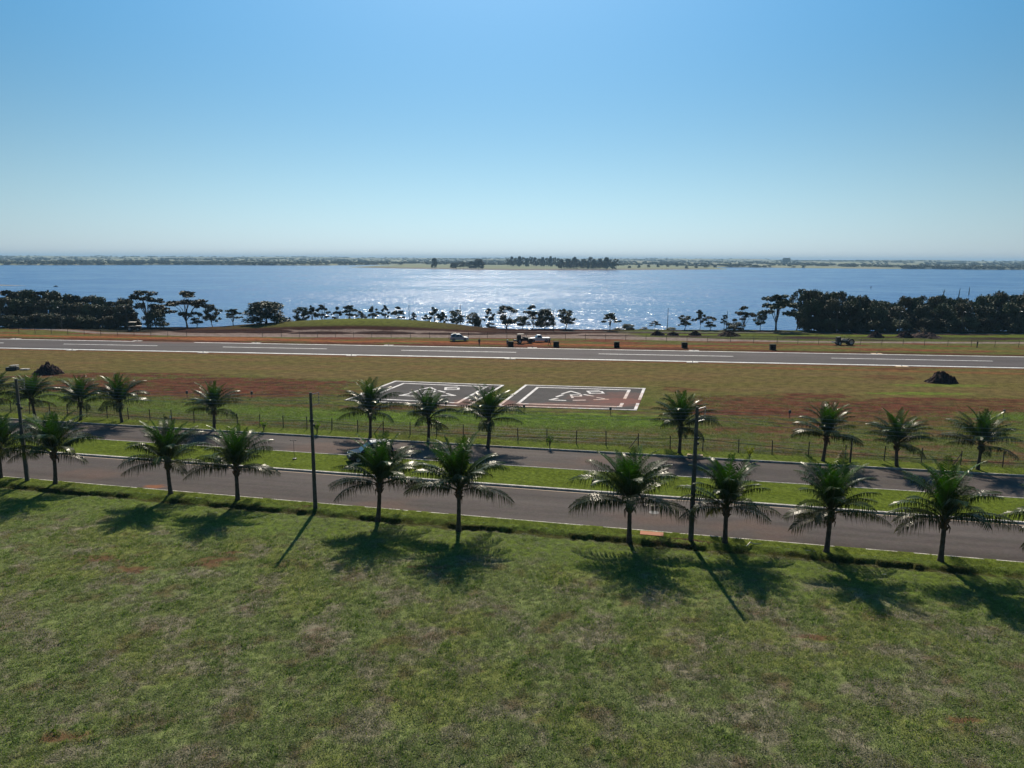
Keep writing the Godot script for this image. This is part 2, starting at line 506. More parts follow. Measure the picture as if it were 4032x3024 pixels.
func field_height(x: float, z: float, t: float) -> float:
	var f := l_fence(x) - z
	return -0.035 + 0.015 * n_mid.get_noise_2d(x * 0.3, z * 0.3) + 0.16 * exp(-((f - 1.9) / 0.6) ** 2) * (0.6 + 0.8 * n_mid.get_noise_2d(x * 0.7, 4.0))

# bank between runway and lake
func berm(x: float) -> float:
	return sm(-96.0, -44.0, x) * (1.0 - sm(-40.0, 0.0, x))

func bank_height(x: float, z: float, _t: float) -> float:
	var d := l_rup(x) - z                               # metres beyond the runway
	var y := -0.04 + 0.03 * n_mid.get_noise_2d(x * 0.2, z * 0.2)
	y += 2.5 * berm(x) * sm(-193.0, -208.0, z) * (1.0 - sm(-214.0, -226.0, z))
	var edge := -209.0 - 13.0 * berm(x) + 3.0 * n_big.get_noise_2d(x * 0.6, 0)
	y -= 7.5 * sm(edge, edge - 34.0, z)
	return y

func track_z(x: float) -> float:
	var p := [[-170.0, -216.0], [-149.0, -209.5], [-123.0, -200.0], [-112.0, -194.0], [-92.0, -190.8], [-60.0, -189.2], [-25.0, -190.0], [0.0, -189.5], [18.0, -189.5], [36.0, -186.0], [58.0, -182.3], [73.0, -180.2], [93.0, -179.6], [127.0, -179.8], [200.0, -181.0]]
	for k in p.size() - 1:
		if x < p[k + 1][0]: return lerpf(p[k][1], p[k + 1][1], clampf((x - p[k][0]) / (p[k + 1][0] - p[k][0]), 0, 1))
	return -181.0

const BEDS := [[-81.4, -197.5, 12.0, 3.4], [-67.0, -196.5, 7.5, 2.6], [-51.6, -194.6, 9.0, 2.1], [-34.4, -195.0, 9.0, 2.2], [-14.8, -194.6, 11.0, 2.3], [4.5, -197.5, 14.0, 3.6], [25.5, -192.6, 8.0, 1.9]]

func bank_color(x: float, z: float) -> Color:
	var d := l_rup(x) - z
	var grass := Color(0.120, 0.135, 0.030).lerp(Color(0.165, 0.145, 0.055), 0.5 + n_big.get_noise_2d(x * 0.7, z * 2.0))
	var red := Color(0.195, 0.072, 0.040)
	var c := grass.lerp(red, sm(-0.25, 0.20, n_big.get_noise_2d(x * 0.6 + 11, z * 2.6) - 0.25 * sm(30, 90, x) - 0.25 * sm(-105, -125, x)))
	# orange working strip
	c = c.lerp(Color(0.34, 0.125, 0.050), 0.85 * (1.0 - sm(1.0, 2.4, absf(d - 9.0 + 2.2 * n_big.get_noise_2d(x * 0.5, 7)) + n_big.get_noise_2d(x * 2, z * 3))) * (1.0 - 0.7 * sm(25, 60, x)))
	c = c.lerp(Color(0.10, 0.036, 0.026), 0.8 * (1.0 - sm(1.0, 2.2, absf(d - 2.4) + n_big.get_noise_2d(x * 1.5, z))))
	c = c.lerp(Color(0.36, 0.14, 0.06), 0.9 * blob(x, z, -72.0, -180.5, 12.0, 4.2))
	# the land behind the track
	var tz := track_z(x)
	var behind := sm(tz - 1.5, tz - 4.0, z)
	var soil := Color(0.052, 0.020, 0.016)
	var land := soil.lerp(Color(0.075, 0.032, 0.024), 0.5 + n_big.get_noise_2d(x, z))
	var right := sm(22.0, 40.0, x)
	var rg := Color(0.10, 0.125, 0.028).lerp(Color(0.055, 0.035, 0.028), sm(-0.15, 0.25, n_big.get_noise_2d(x * 0.5, z * 4.0)))
	land = land.lerp(rg, right)
	land = land.lerp(Color(0.03, 0.028, 0.016), sm(-88.0, -105.0, x))
	# mown strip towards the wood on the right
	land = land.lerp(Color(0.135, 0.165, 0.024), right * (1.0 - sm(1.4, 2.4, absf(z + 196.0 + 0.5 * n_big.get_noise_2d(x, 0)))))
	land = land.lerp(Color(0.17, 0.165, 0.15), sm(-14.0, 22.0, x) * (1.0 - sm(0.6, 1.1, absf(z + 203.0 + 0.004 * (x - 60.0)))))
	# green crest of the mound
	land = land.lerp(Color(0.150, 0.165, 0.035), berm(x) * sm(-200.5, -203.0, z))
	land = land.lerp(Color(0.05, 0.05, 0.02), sm(-216.0, -226.0, z) * (1.0 - berm(x)))
	c = c.lerp(land, behind)
	# pale sandy track, wide between the beds
	var wide := 1.7 + 2.2 * sm(-100, -80, x) * (1.0 - sm(45, 60, x)) + 2.0 * blob(x, z, 19.0, -194.0, 8.0, 6.0)
	var on := 1.0 - sm(wide - 0.4, wide + 0.5, absf(z - tz) + 0.5 * n_big.get_noise_2d(x * 2, z))
	c = c.lerp(Color(0.30, 0.235, 0.205), on)
	var open := sm(-100.0, -92.0, x) * (1.0 - sm(28.0, 36.0, x)) * sm(-199.0, -198.0, z - 1.2 * n_big.get_noise_2d(x * 1.5, 3.0)) * sm(tz + 1.5, tz - 0.5, z)
	c = c.lerp(Color(0.28, 0.205, 0.175), open)
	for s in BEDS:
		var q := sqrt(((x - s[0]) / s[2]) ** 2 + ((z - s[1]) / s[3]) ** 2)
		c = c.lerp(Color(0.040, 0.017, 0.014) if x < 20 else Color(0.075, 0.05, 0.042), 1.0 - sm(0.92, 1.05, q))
	return c

# ================================================================ terrain, roads, runway
func build_ground() -> void:
	var white := func(_x: float, _z: float) -> Color: return Color.WHITE
	strip("field_lawn", l_back, func(x): return -18.0, -140, 140, 60, 12, near_height, near_color, M.grass_ground)
	strip("near_lawn", func(x): return -18.0, func(x): return l_ditch(x) + 1.6, -75, 75, 420, 170, near_height, near_color, M.grass_ground)
	strip("ditch_edge", func(x): return l_ditch(x) + 1.6, func(x): return l_ditch(x) - 0.9, -75, 75, 900, 34, near_height, near_color, M.grass_ground)
	strip("grass_verge", func(x): return l_ditch(x) - 0.9, func(x): return l_nn(x) + 0.0, -75, 75, 380, 10, near_height_flat, verge_color, M.grass_ground)
	strip("road", l_nn, l_nf, -75, 75, 300, 24, road_height, asphalt_color, M.asphalt)
	strip("grass_median", func(x): return l_nf(x) - 0.30, func(x): return l_fn(x) + 0.16, -80, 80, 320, 22, flat_height, median_color, M.grass_ground)
	strip("road", l_fn, l_ff, -90, 90, 300, 20, road_height, asphalt_color, M.asphalt)
	strip("grass_verge", func(x): return l_ff(x) - 0.15, l_fence, -110, 110, 420, 12, flat_height, verge_color, M.grass_ground)
	strip("field", l_fence, l_rlo, -190, 170, 720, 300, field_height, field_color, M.field_ground)
	strip("runway", l_rlo, l_rup, -260, 240, 420, 16, runway_height, runway_color, M.asphalt)
	strip("lake_bank", l_rup, l_bank, -320, 300, 900, 240, bank_height, bank_color, M.field_ground)
	kerb(l_nn, 0.16, -0.02, -0.20, "kerb_concrete")       # back of the near kerb, seen from the grass side
	kerb(l_nf, -0.30, 0.0, -0.24, "kerb_concrete")
	kerb(l_fn, 0.16, 0.0, -0.20, "kerb_concrete")
	kerb(l_ff, -0.15, 0.0, -0.24, "kerb_concrete")
	# pale gutter on the road side of the median
	var b := MB.new()
	for k in 150:
		var x := -75.0 + k; var x2 := x + 0.985
		b.quad(Vector3(x, ROAD_Y + 0.024, l_nf(x) + 0.30), Vector3(x2, ROAD_Y + 0.024, l_nf(x2) + 0.30), Vector3(x2, ROAD_Y + 0.034, l_nf(x2) - 0.01), Vector3(x, ROAD_Y + 0.034, l_nf(x) - 0.01))
	structure(put(b.mesh(), "gutter", M.gutter_concrete))

func near_height_flat(x: float, z: float, t: float) -> float:
	return lerpf(near_height(x, l_ditch(x) - 0.9, 0), -0.01, t) if t < 0.999 else -0.01

func flat_height(x: float, z: float, _t: float) -> float:
	return 0.015 * n_mid.get_noise_2d(x * 0.5, z * 0.5) - 0.005

func road_height(_x: float, _z: float, t: float) -> float:
	return ROAD_Y + 0.09 * (1.0 - (2.0 * t - 1.0) ** 2)

func runway_height(_x: float, _z: float, t: float) -> float:
	return 0.02 + 0.10 * (1.0 - (2.0 * t - 1.0) ** 2)

func kerb(line: Callable, back: float, top: float, bottom: float, m: String) -> void:
	# a row of precast kerb stones, one metre each with a joint between, drawn together
	var lo := minf(0.0, back) ; var hi := maxf(0.0, back)
	var b := MB.new()
	for k in 170:
		var x := -85.0 + k; var x2 := x + 0.985
		var y := top + 0.012 + 0.006 * n_fine.get_noise_2d(x * 3, 1)
		var q := func(xx: float, dz: float, yy: float) -> Vector3: return Vector3(xx, yy, line.call(xx) + dz)
		b.quad(q.call(x, lo + 0.02, y), q.call(x2, lo + 0.02, y), q.call(x2, hi - 0.02, y), q.call(x, hi - 0.02, y))
		b.quad(q.call(x, hi - 0.02, y), q.call(x2, hi - 0.02, y), q.call(x2, hi, y - 0.02), q.call(x, hi, y - 0.02))
		b.quad(q.call(x, lo + 0.02, y), q.call(x2, lo + 0.02, y), q.call(x2, lo, y - 0.02), q.call(x, lo, y - 0.02))
		b.quad(q.call(x, hi, y - 0.02), q.call(x2, hi, y - 0.02), q.call(x2, hi, bottom), q.call(x, hi, bottom))
		b.quad(q.call(x, lo, y - 0.02), q.call(x2, lo, y - 0.02), q.call(x2, lo, bottom), q.call(x, lo, bottom))
		for xx in [x, x2]:
			b.quad(q.call(xx, lo, y - 0.02), q.call(xx, hi, y - 0.02), q.call(xx, hi, bottom), q.call(xx, lo, bottom))
	structure(put(b.mesh(), "kerb", M[m]))

func ribbon(b: MB, line: Callable, off: float, half: float, x0: float, x1: float, y: Callable, step := 4.0) -> void:
	var n := int(ceil((x1 - x0) / step))
	for k in n:
		var a := lerpf(x0, x1, float(k) / n); var e := lerpf(x0, x1, float(k + 1) / n)
		var za: float = line.call(a) + off; var ze: float = line.call(e) + off
		b.quad(Vector3(a, y.call(a, za + half), za + half), Vector3(e, y.call(e, ze + half), ze + half), Vector3(e, y.call(e, ze - half), ze - half), Vector3(a, y.call(a, za - half), za - half))

func on_runway(x: float, z: float) -> float:
	var t := clampf((z - l_rlo(x)) / (l_rup(x) - l_rlo(x)), 0, 1)
	return runway_height(x, z, t) + 0.005

func build_runway_marks() -> void:
	var b := MB.new()
	ribbon(b, l_rlo, -0.46, 0.34, -250, 230, on_runway)
	structure(put(b.mesh(), "runway_edge_line", M.white_paint))
	b = MB.new()
	ribbon(b, l_rup, 0.46, 0.34, -250, -91, on_runway)
	ribbon(b, l_rup, 0.46, 0.34, -76, 230, on_runway)
	structure(put(b.mesh(), "runway_edge_line", M.white_paint))
	b = MB.new()
	for s in [[-200, -176], [-161, -119], [-104, -81], [-65.4, -41.2], [-24.4, 0.9], [18.5, 46.4], [66, 97.2], [116, 145], [165, 190]]:
		ribbon(b, l_rmid, 0.0, 0.22, s[0], s[1], on_runway)
	structure(put(b.mesh(), "runway_centre_line", M.white_paint))
	# concrete light bases at both edges
	var lo := [-95.8, -65.9, -33.5, -0.4, 35.7, 74.9]
	var words := ["far left", "left", "left of the middle", "middle", "right of the middle", "right"]
	for k in lo.size(): light_base(lo[k], l_rlo(lo[k]) + 0.75, 1.0, "pale concrete light base on the near runway edge, " + words[k])
	var up := [-122.8, -91.0, -61.1, -28.9, 4.6, 40.7, 79.6]
	words = ["leftmost", "second from the left", "third from the left", "fourth from the left", "third from the right", "second from the right", "rightmost"]
	for k in up.size(): light_base(up[k], l_rup(up[k]) - 0.75, -1.0, "pale concrete light base on the far runway edge, " + words[k])

func light_base(x: float, z: float, _side: float, label: String) -> void:
	var t := thing("light_base", label, "runway light", Vector3(x, 0.0, z), -0.107, "runway edge lights")
	var b := MB.new()
	b.box(Vector3(-1.1, -0.12, -0.62), Vector3(1.1, 0.05, 0.62), 0.02)
	put(b.mesh(), "slab", M.sand_block if x > 60 else M.kerb_concrete, t)
	b = MB.new()
	b.lathe(Vector3(0, 0.05, 0), Vector3.UP, [[0, 0.10], [0.05, 0.10], [0.06, 0.05], [0.22, 0.045], [0.24, 0.09], [0.34, 0.08], [0.38, 0.0]], 10)
	put(b.mesh(), "lamp_fitting", M.plastic_dark, t)

# ---------------------------------------------------------------- parking pads
func build_pad(called_label: String, bl: Vector2, tl: Vector2, tr: Vector2, br: Vector2, dirt: Array) -> void:
	var o := Node3D.new()
	o.name = numbered("parking_pad")
	add_child(o)
	structure(o)
	o.set_meta("label", called_label)
	var at := func(s: float, t: float, y: float) -> Vector3:
		var p := bl.lerp(br, s).lerp(tl.lerp(tr, s), t)
		return Vector3(p.x, y, p.y)
	var b := MB.new()
	var n := 60
	for j in n + 1:
		for k in n + 1:
			var p: Vector3 = at.call(float(k) / n, float(j) / n, 0.03)
			b.v.append(p)
			var c := Color(0.060, 0.054, 0.054) * (1.0 + 0.3 * n_mid.get_noise_2d(p.x * 0.4, p.z * 0.4))
			for d in dirt:
				c = c.lerp(Color(0.16, 0.07, 0.055), d[4] * blob(p.x, p.z, d[0], d[1], d[2], d[3]))
			b.c.append(c)
	for j in n:
		for k in n:
			var a := j * (n + 1) + k
			b.i.append_array(PackedInt32Array([a, a + 1, a + n + 2, a, a + n + 2, a + n + 1]))
	b.col = Color(0.07, 0.06, 0.055)
	var edge := [[0, 0], [1, 0], [1, 1], [0, 1]]
	for k in 4:
		var e = edge[k]; var f = edge[(k + 1) % 4]
		b.quad(at.call(e[0], e[1], 0.03), at.call(f[0], f[1], 0.03), at.call(f[0], f[1], -0.1), at.call(e[0], e[1], -0.1))
	put(b.mesh(), "slab", M.asphalt, o)
	var stroke := func(called: String, list: Array, w: float) -> void:
		# strokes laid flat on the slab: polylines in pad shares with mitred joints, w in metres
		var m := MB.new()
		for line in list:
			var closed: bool = line[0] == line[-1]
			for k in line.size() - 1:
				var steps := int(maxf(1.0, Vector2(line[k][0], line[k][1]).distance_to(Vector2(line[k + 1][0], line[k + 1][1])) / 0.025))
				var p0: Vector3 = at.call(line[k][0], line[k][1], 0.036)
				var p1: Vector3 = at.call(line[k + 1][0], line[k + 1][1], 0.036)
				var d := (p1 - p0).normalized()
				var sd := Vector3(-d.z, 0, d.x) * w * 0.5
				for s in steps:
					var a := p0.lerp(p1, float(s) / steps) - (d * w * 0.5 if s == 0 and (k > 0 or closed) else Vector3.ZERO)
					var e := p0.lerp(p1, float(s + 1) / steps) + (d * w * 0.5 if s == steps - 1 and (k < line.size() - 2 or closed) else Vector3.ZERO)
					var mid := (a + e) * 0.5
					var worn := 0.0
					for q in dirt: worn = maxf(worn, q[4] * blob(mid.x, mid.z, q[0], q[1], q[2], q[3]))
					if worn > 0.88: continue
					m.col = Color(0.72, 0.68, 0.66).lerp(Color(0.50, 0.28, 0.19), minf(1.0, worn * 1.1))
					var lift := Vector3(0, 0.001 * (k % 3), 0)
					m.quad(a - sd + lift, e - sd + lift, e + sd + lift, a + sd + lift)
		put(m.mesh(), called, M.pad_paint, o)
	stroke.call("outer_line", [[[0.012, 0.012], [0.012, 0.988], [0.988, 0.988], [0.988, 0.012], [0.012, 0.012]]], 0.44)
	stroke.call("inner_line", [[[0.13, 0.12], [0.13, 0.885], [0.875, 0.885], [0.875, 0.12], [0.13, 0.12]]], 0.46)
	stroke.call("triangle_mark", [[[0.375, 0.60], [0.425, 0.735], [0.515, 0.625]], [[0.355, 0.455], [0.39, 0.56]], [[0.545, 0.60], [0.63, 0.535]], [[0.375, 0.405], [0.335, 0.315], [0.455, 0.305]], [[0.50, 0.325], [0.595, 0.35]], [[0.65, 0.375], [0.75, 0.415], [0.66, 0.485]]], 0.44)
	stroke.call("letter_mark", [[[0.485, 0.425], [0.452, 0.565], [0.527, 0.578], [0.535, 0.512], [0.468, 0.500]]], 0.36)
	stroke.call("number_mark", [[[0.645, 0.815], [0.555, 0.765], [0.59, 0.655], [0.69, 0.685], [0.665, 0.765], [0.572, 0.722]]], 0.40)

# ================================================================ lake and far land
func build_lake() -> void:
	var b := MB.new()
	b.quad(Vector3(-12000, WATER, -225), Vector3(12000, WATER, -225), Vector3(12000, WATER, -14000), Vector3(-12000, WATER, -14000))
	structure(put(b.mesh(), "lake_water", M.lake_water))

func polar(az: float, d: float, y: float) -> Vector3:
	return Vector3(sin(az) * d, y, -cos(az) * d)

func far_color(az: float, d: float) -> Color:
	var x := sin(az) * d; var z := cos(az) * d
	var n := n_big.get_noise_2d(x * 0.025, z * 0.045)
	var pasture := Color(0.120, 0.135, 0.045).lerp(Color(0.165, 0.150, 0.070), 0.5 + n_big.get_noise_2d(x * 0.06 + 300, z * 0.03))
	var wood := Color(0.022, 0.034, 0.016)
	return pasture.lerp(wood, sm(0.04, 0.22, n + 0.25 * n_big.get_noise_2d(x * 0.1, z * 0.1)))

func far_height(az: float, d: float, shore: float) -> float:
	var x := sin(az) * d; var z := cos(az) * d
	var up := sm(shore, 8500.0, d)
	return WATER - 0.4 + 4.0 * sm(0, 60, d - shore) + 24.0 * up + 22.0 * up * n_big.get_noise_2d(x * 0.010, z * 0.010) + 2.5 * n_big.get_noise_2d(x * 0.05, z * 0.05) * sm(0, 400, d - shore)

func shore_of(az: float) -> float:
	return 2760.0 + 120.0 * n_big.get_noise_2d(az * 120.0, 5.0) + 260.0 * sm(0.05, -0.10, az) * sm(-0.3, -0.1, az)

func build_far_land() -> void:
	var b := MB.new()
	var na := 340; var nd := 46
	for j in nd + 1:
		for k in na + 1:
			var az := lerpf(-0.95, 0.95, float(k) / na)
			var s := shore_of(az)
			var d := s + (9500.0 - s) * pow(float(j) / nd, 2.2)
			b.v.append(polar(az, d, far_height(az, d, s)))
			var c := far_color(az, d)
			if j <= 1: c = Color(0.10, 0.075, 0.055)
			b.c.append(c)
	for j in nd:
		for k in na:
			var a := j * (na + 1) + k
			b.i.append_array(PackedInt32Array([a, a + 1, a + na + 2, a, a + na + 2, a + na + 1]))
	b.face_up()
	structure(put(b.mesh(), "far_shore_land", M.farwood))
	# the peninsula in front of it
	b = MB.new()
	na = 120; nd = 22
	for j in nd + 1:
		for k in na + 1:
			var az := lerpf(-0.232, 0.284, float(k) / na)
			var e := pen_edges(az)
			var t := float(j) / nd
			var d := lerpf(e.x, e.y, t)
			var y := WATER - 0.3 + 3.2 * sm(0.0, 0.10, t) * (1.0 - sm(0.93, 1.0, t)) * sm(0.0, 0.06, (az + 0.232)) * sm(0.0, 0.03, 0.284 - az) + 2.2 * t * sm(-0.05, 0.06, az)
			b.v.append(polar(az, d, y))
			var c := Color(0.110, 0.125, 0.040).lerp(Color(0.080, 0.095, 0.034), 0.5 + n_big.get_noise_2d(az * 500.0, d * 0.06))
			if t < 0.06: c = Color(0.085, 0.062, 0.045)
			b.c.append(c)
	for j in nd:
		for k in na:
			var a := j * (na + 1) + k
			b.i.append_array(PackedInt32Array([a, a + 1, a + na + 2, a, a + na + 2, a + na + 1]))
	b.face_up()
	structure(put(b.mesh(), "peninsula", M.farwood))
	# sand spit at the left edge
	b = MB.new()
	for j in 13:
		for k in 41:
			var t := float(k) / 40.0
			var p := Vector2(-560.0, -705.0).lerp(Vector2(-443.0, -664.0), t)
			var half := 26.0 * (1.0 - t) ** 0.7 + 0.5
			var s := float(j) / 12.0 * 2.0 - 1.0
			b.v.append(Vector3(p.x + s * half * 0.5, WATER - 0.15 + 0.9 * (1.0 - s * s) * (0.25 + 0.75 * (1.0 - t)), p.y + s * half))
			b.c.append(Color(0.20, 0.13, 0.07).lerp(Color(0.12, 0.12, 0.04), sm(-0.1, 0.3, n_big.get_noise_2d(p.x, s * 40.0))))
	for j in 12:
		for k in 40:
			var a := j * 41 + k
			b.i.append_array(PackedInt32Array([a, a + 1, a + 42, a, a + 42, a + 41]))
	b.face_up()
	structure(put(b.mesh(), "sand_spit", M.farwood))

func pen_edges(az: float) -> Vector2:
	# near and far water line of the peninsula by bearing
	var near := [[-0.232, 2215.0], [-0.145, 1930.0], [0.0, 1700.0], [0.10, 1790.0], [0.17, 1880.0], [0.284, 2170.0]]
	var far := [[-0.232, 2235.0], [-0.18, 2480.0], [-0.11, 3150.0], [-0.08, 3320.0], [0.10, 3400.0], [0.2, 3200.0], [0.284, 2190.0]]
	var out := []
	for p in [near, far]:
		var d: float = p[-1][1]
		for k in p.size() - 1:
			if az < p[k + 1][0]:
				d = lerpf(p[k][1], p[k + 1][1], clampf((az - p[k][0]) / (p[k + 1][0] - p[k][0]), 0, 1))
				break
		out.append(d)
	return Vector2(out[0] + 14.0 * n_big.get_noise_2d(az * 400.0, 1.0), out[1])

# ================================================================ foliage
func leaf_clump(b: MB, at: Vector3, r: Vector3, count: int, size: float, base: Color, rn: RandomNumberGenerator) -> void:
	for k in count:
		var d := Vector3(rn.randfn(), rn.randfn(), rn.randfn()).normalized() * pow(rn.randf(), 0.45)
		var p := at + d * r
		var nrm := (Vector3(rn.randfn(), rn.randfn() + 0.6, rn.randfn())).normalized()
		var s := nrm.cross(Vector3(rn.randfn(), rn.randfn(), rn.randfn())).normalized() * size * rn.randf_range(0.6, 1.25)
		var t := nrm.cross(s) * rn.randf_range(0.45, 0.8)
		b.col = base * rn.randf_range(0.7, 1.35)
		b.quad(p - s, p - t, p + s, p + t)

# a tree ten metres tall: {trunk, crown}
func make_tree(kind: String, seed_: int, tint: Color) -> Dictionary:
	var rn := RandomNumberGenerator.new()
	rn.seed = seed_
	var tr := MB.new()
	var cr := MB.new()
	var clumps := []
	if kind == "umbrella":
		var plates := rn.randi_range(9, 12)
		for k in plates:
			var a := TAU * k * 0.382 + rn.randf_range(-0.5, 0.5)
			var q := sqrt((k + 0.3) / plates)
			var rad := 4.3 * q * rn.randf_range(0.7, 1.15)
			var c := Vector3(cos(a) * rad, 9.3 - 4.6 * q * q + rn.randf_range(-1.6, 0.3), sin(a) * rad)
			for j in rn.randi_range(2, 4):
				var o := Vector3(rn.randf_range(-1.3, 1.3), rn.randf_range(-0.35, 0.45), rn.randf_range(-1.3, 1.3)) * (0.0 if j == 0 else 1.0)
				clumps.append([c + o, Vector3(rn.randf_range(0.7, 1.35), rn.randf_range(0.30, 0.62), rn.randf_range(0.7, 1.35))])
	elif kind == "dense":
		for k in 44:
			var a := TAU * k * 0.382
			var h := rn.randf_range(0.06, 1.0)
			var rad := 4.3 * sqrt(maxf(0.05, 1.0 - (h * 0.98) ** 2.4)) * rn.randf_range(0.55, 1.0)
			clumps.append([Vector3(cos(a) * rad, 0.6 + 8.5 * h, sin(a) * rad), Vector3.ONE * rn.randf_range(1.0, 1.75) * Vector3(1, 0.8, 1)])
	elif kind == "open":
		for k in 30:
			var a := TAU * k * 0.382
			var h := rn.randf_range(0.28, 1.0)
			var rad := 3.6 * sqrt(maxf(0.05, 1.0 - ((h - 0.55) / 0.5) ** 2)) * rn.randf_range(0.35, 1.0)
			clumps.append([Vector3(cos(a) * rad, 0.4 + 9.0 * h, sin(a) * rad), Vector3.ONE * rn.randf_range(0.7, 1.3) * Vector3(1.1, 0.75, 1.1)])
	else:
		for k in 26:
			var a := TAU * k * 0.382
			var h := rn.randf_range(0.0, 1.0)
			var rad := 6.0 * sqrt(maxf(0.05, 1.0 - h * h)) * rn.randf_range(0.4, 1.0)
			clumps.append([Vector3(cos(a) * rad, 0.7 + 7.5 * h, sin(a) * rad), Vector3(2.0, 1.7, 2.0) * rn.randf_range(0.7, 1.2)])
	# stem and limbs
	var fork := Vector3(rn.randf_range(-0.4, 0.4), rn.randf_range(1.6, 3.2) if kind == "umbrella" else rn.randf_range(1.2, 2.2), rn.randf_range(-0.4, 0.4))
	tr.tube([Vector3(0, -1.6, 0), Vector3(0, 0, 0), fork * 0.5 + Vector3(0.12, 0, 0), fork], [0.30, 0.22, 0.16, 0.14], 7)
	var picked := 0
	for k in clumps.size():
		if k % (2 if kind == "umbrella" else 4) == 0 and picked < 11:
			picked += 1
			var e: Vector3 = clumps[k][0]
			var mid := fork.lerp(e, 0.5) + Vector3(rn.randf_range(-0.3, 0.3), 0.5, rn.randf_range(-0.3, 0.3))
			tr.tube([fork - Vector3(0, 0.2, 0), mid, e], [0.10, 0.065, 0.025], 5, false)
	for k in clumps.size():
		var t := tint * rn.randf_range(0.7, 1.35)
		var vol: float = clumps[k][1].x * clumps[k][1].z
		leaf_clump(cr, clumps[k][0], clumps[k][1], int(58 * vol) + 24, 0.29 if kind != "dense" else 0.30, t, rn)
	tr.normals()
	return {"trunk": tr.mesh(), "crown": cr.mesh()}

var trees := {}
var nth := []

func tree(kind: String, variant: int, x: float, z: float, h: float, w: float, label: String, category: String, group: String, base := INF) -> Node3D:
	var key := "%s%d" % [kind, variant]
	var tints := {"umbrella": Color(0.024, 0.032, 0.012), "dense": Color(0.046, 0.060, 0.024), "open": Color(0.058, 0.068, 0.027), "bush": Color(0.052, 0.056, 0.022)}
	if not trees.has(key):
		var t: Color = tints[kind]
		if variant % 3 == 1: t = t.lerp(Color(0.085, 0.066, 0.030), 0.6)
		if variant % 3 == 2: t = t.lerp(Color(0.070, 0.090, 0.036), 0.5)
		trees[key] = make_tree(kind, 100 + variant * 17 + kind.length() * 31, t)
	var y := bank_height(x, z, 0) if is_inf(base) else base
	var names := {"umbrella": "flat_topped_tree", "dense": "leafy_tree", "open": "leafy_tree", "bush": "bush"}
	var o := thing(names[kind], label, category, Vector3(x, y, z), fmod(x * 1.7 + z * 0.9, TAU), group)
	var widths := {"umbrella": 11.5, "dense": 10.5, "open": 8.5, "bush": 14.0}
	var s: float = w / widths[kind]
	o.scale = Vector3(s, h / (9.8 if kind != "bush" else 9.2), s)
	put(trees[key].trunk, "trunk", M.bark, o)
	put(trees[key].crown, "crown", M.tree_leaf, o)
	return o

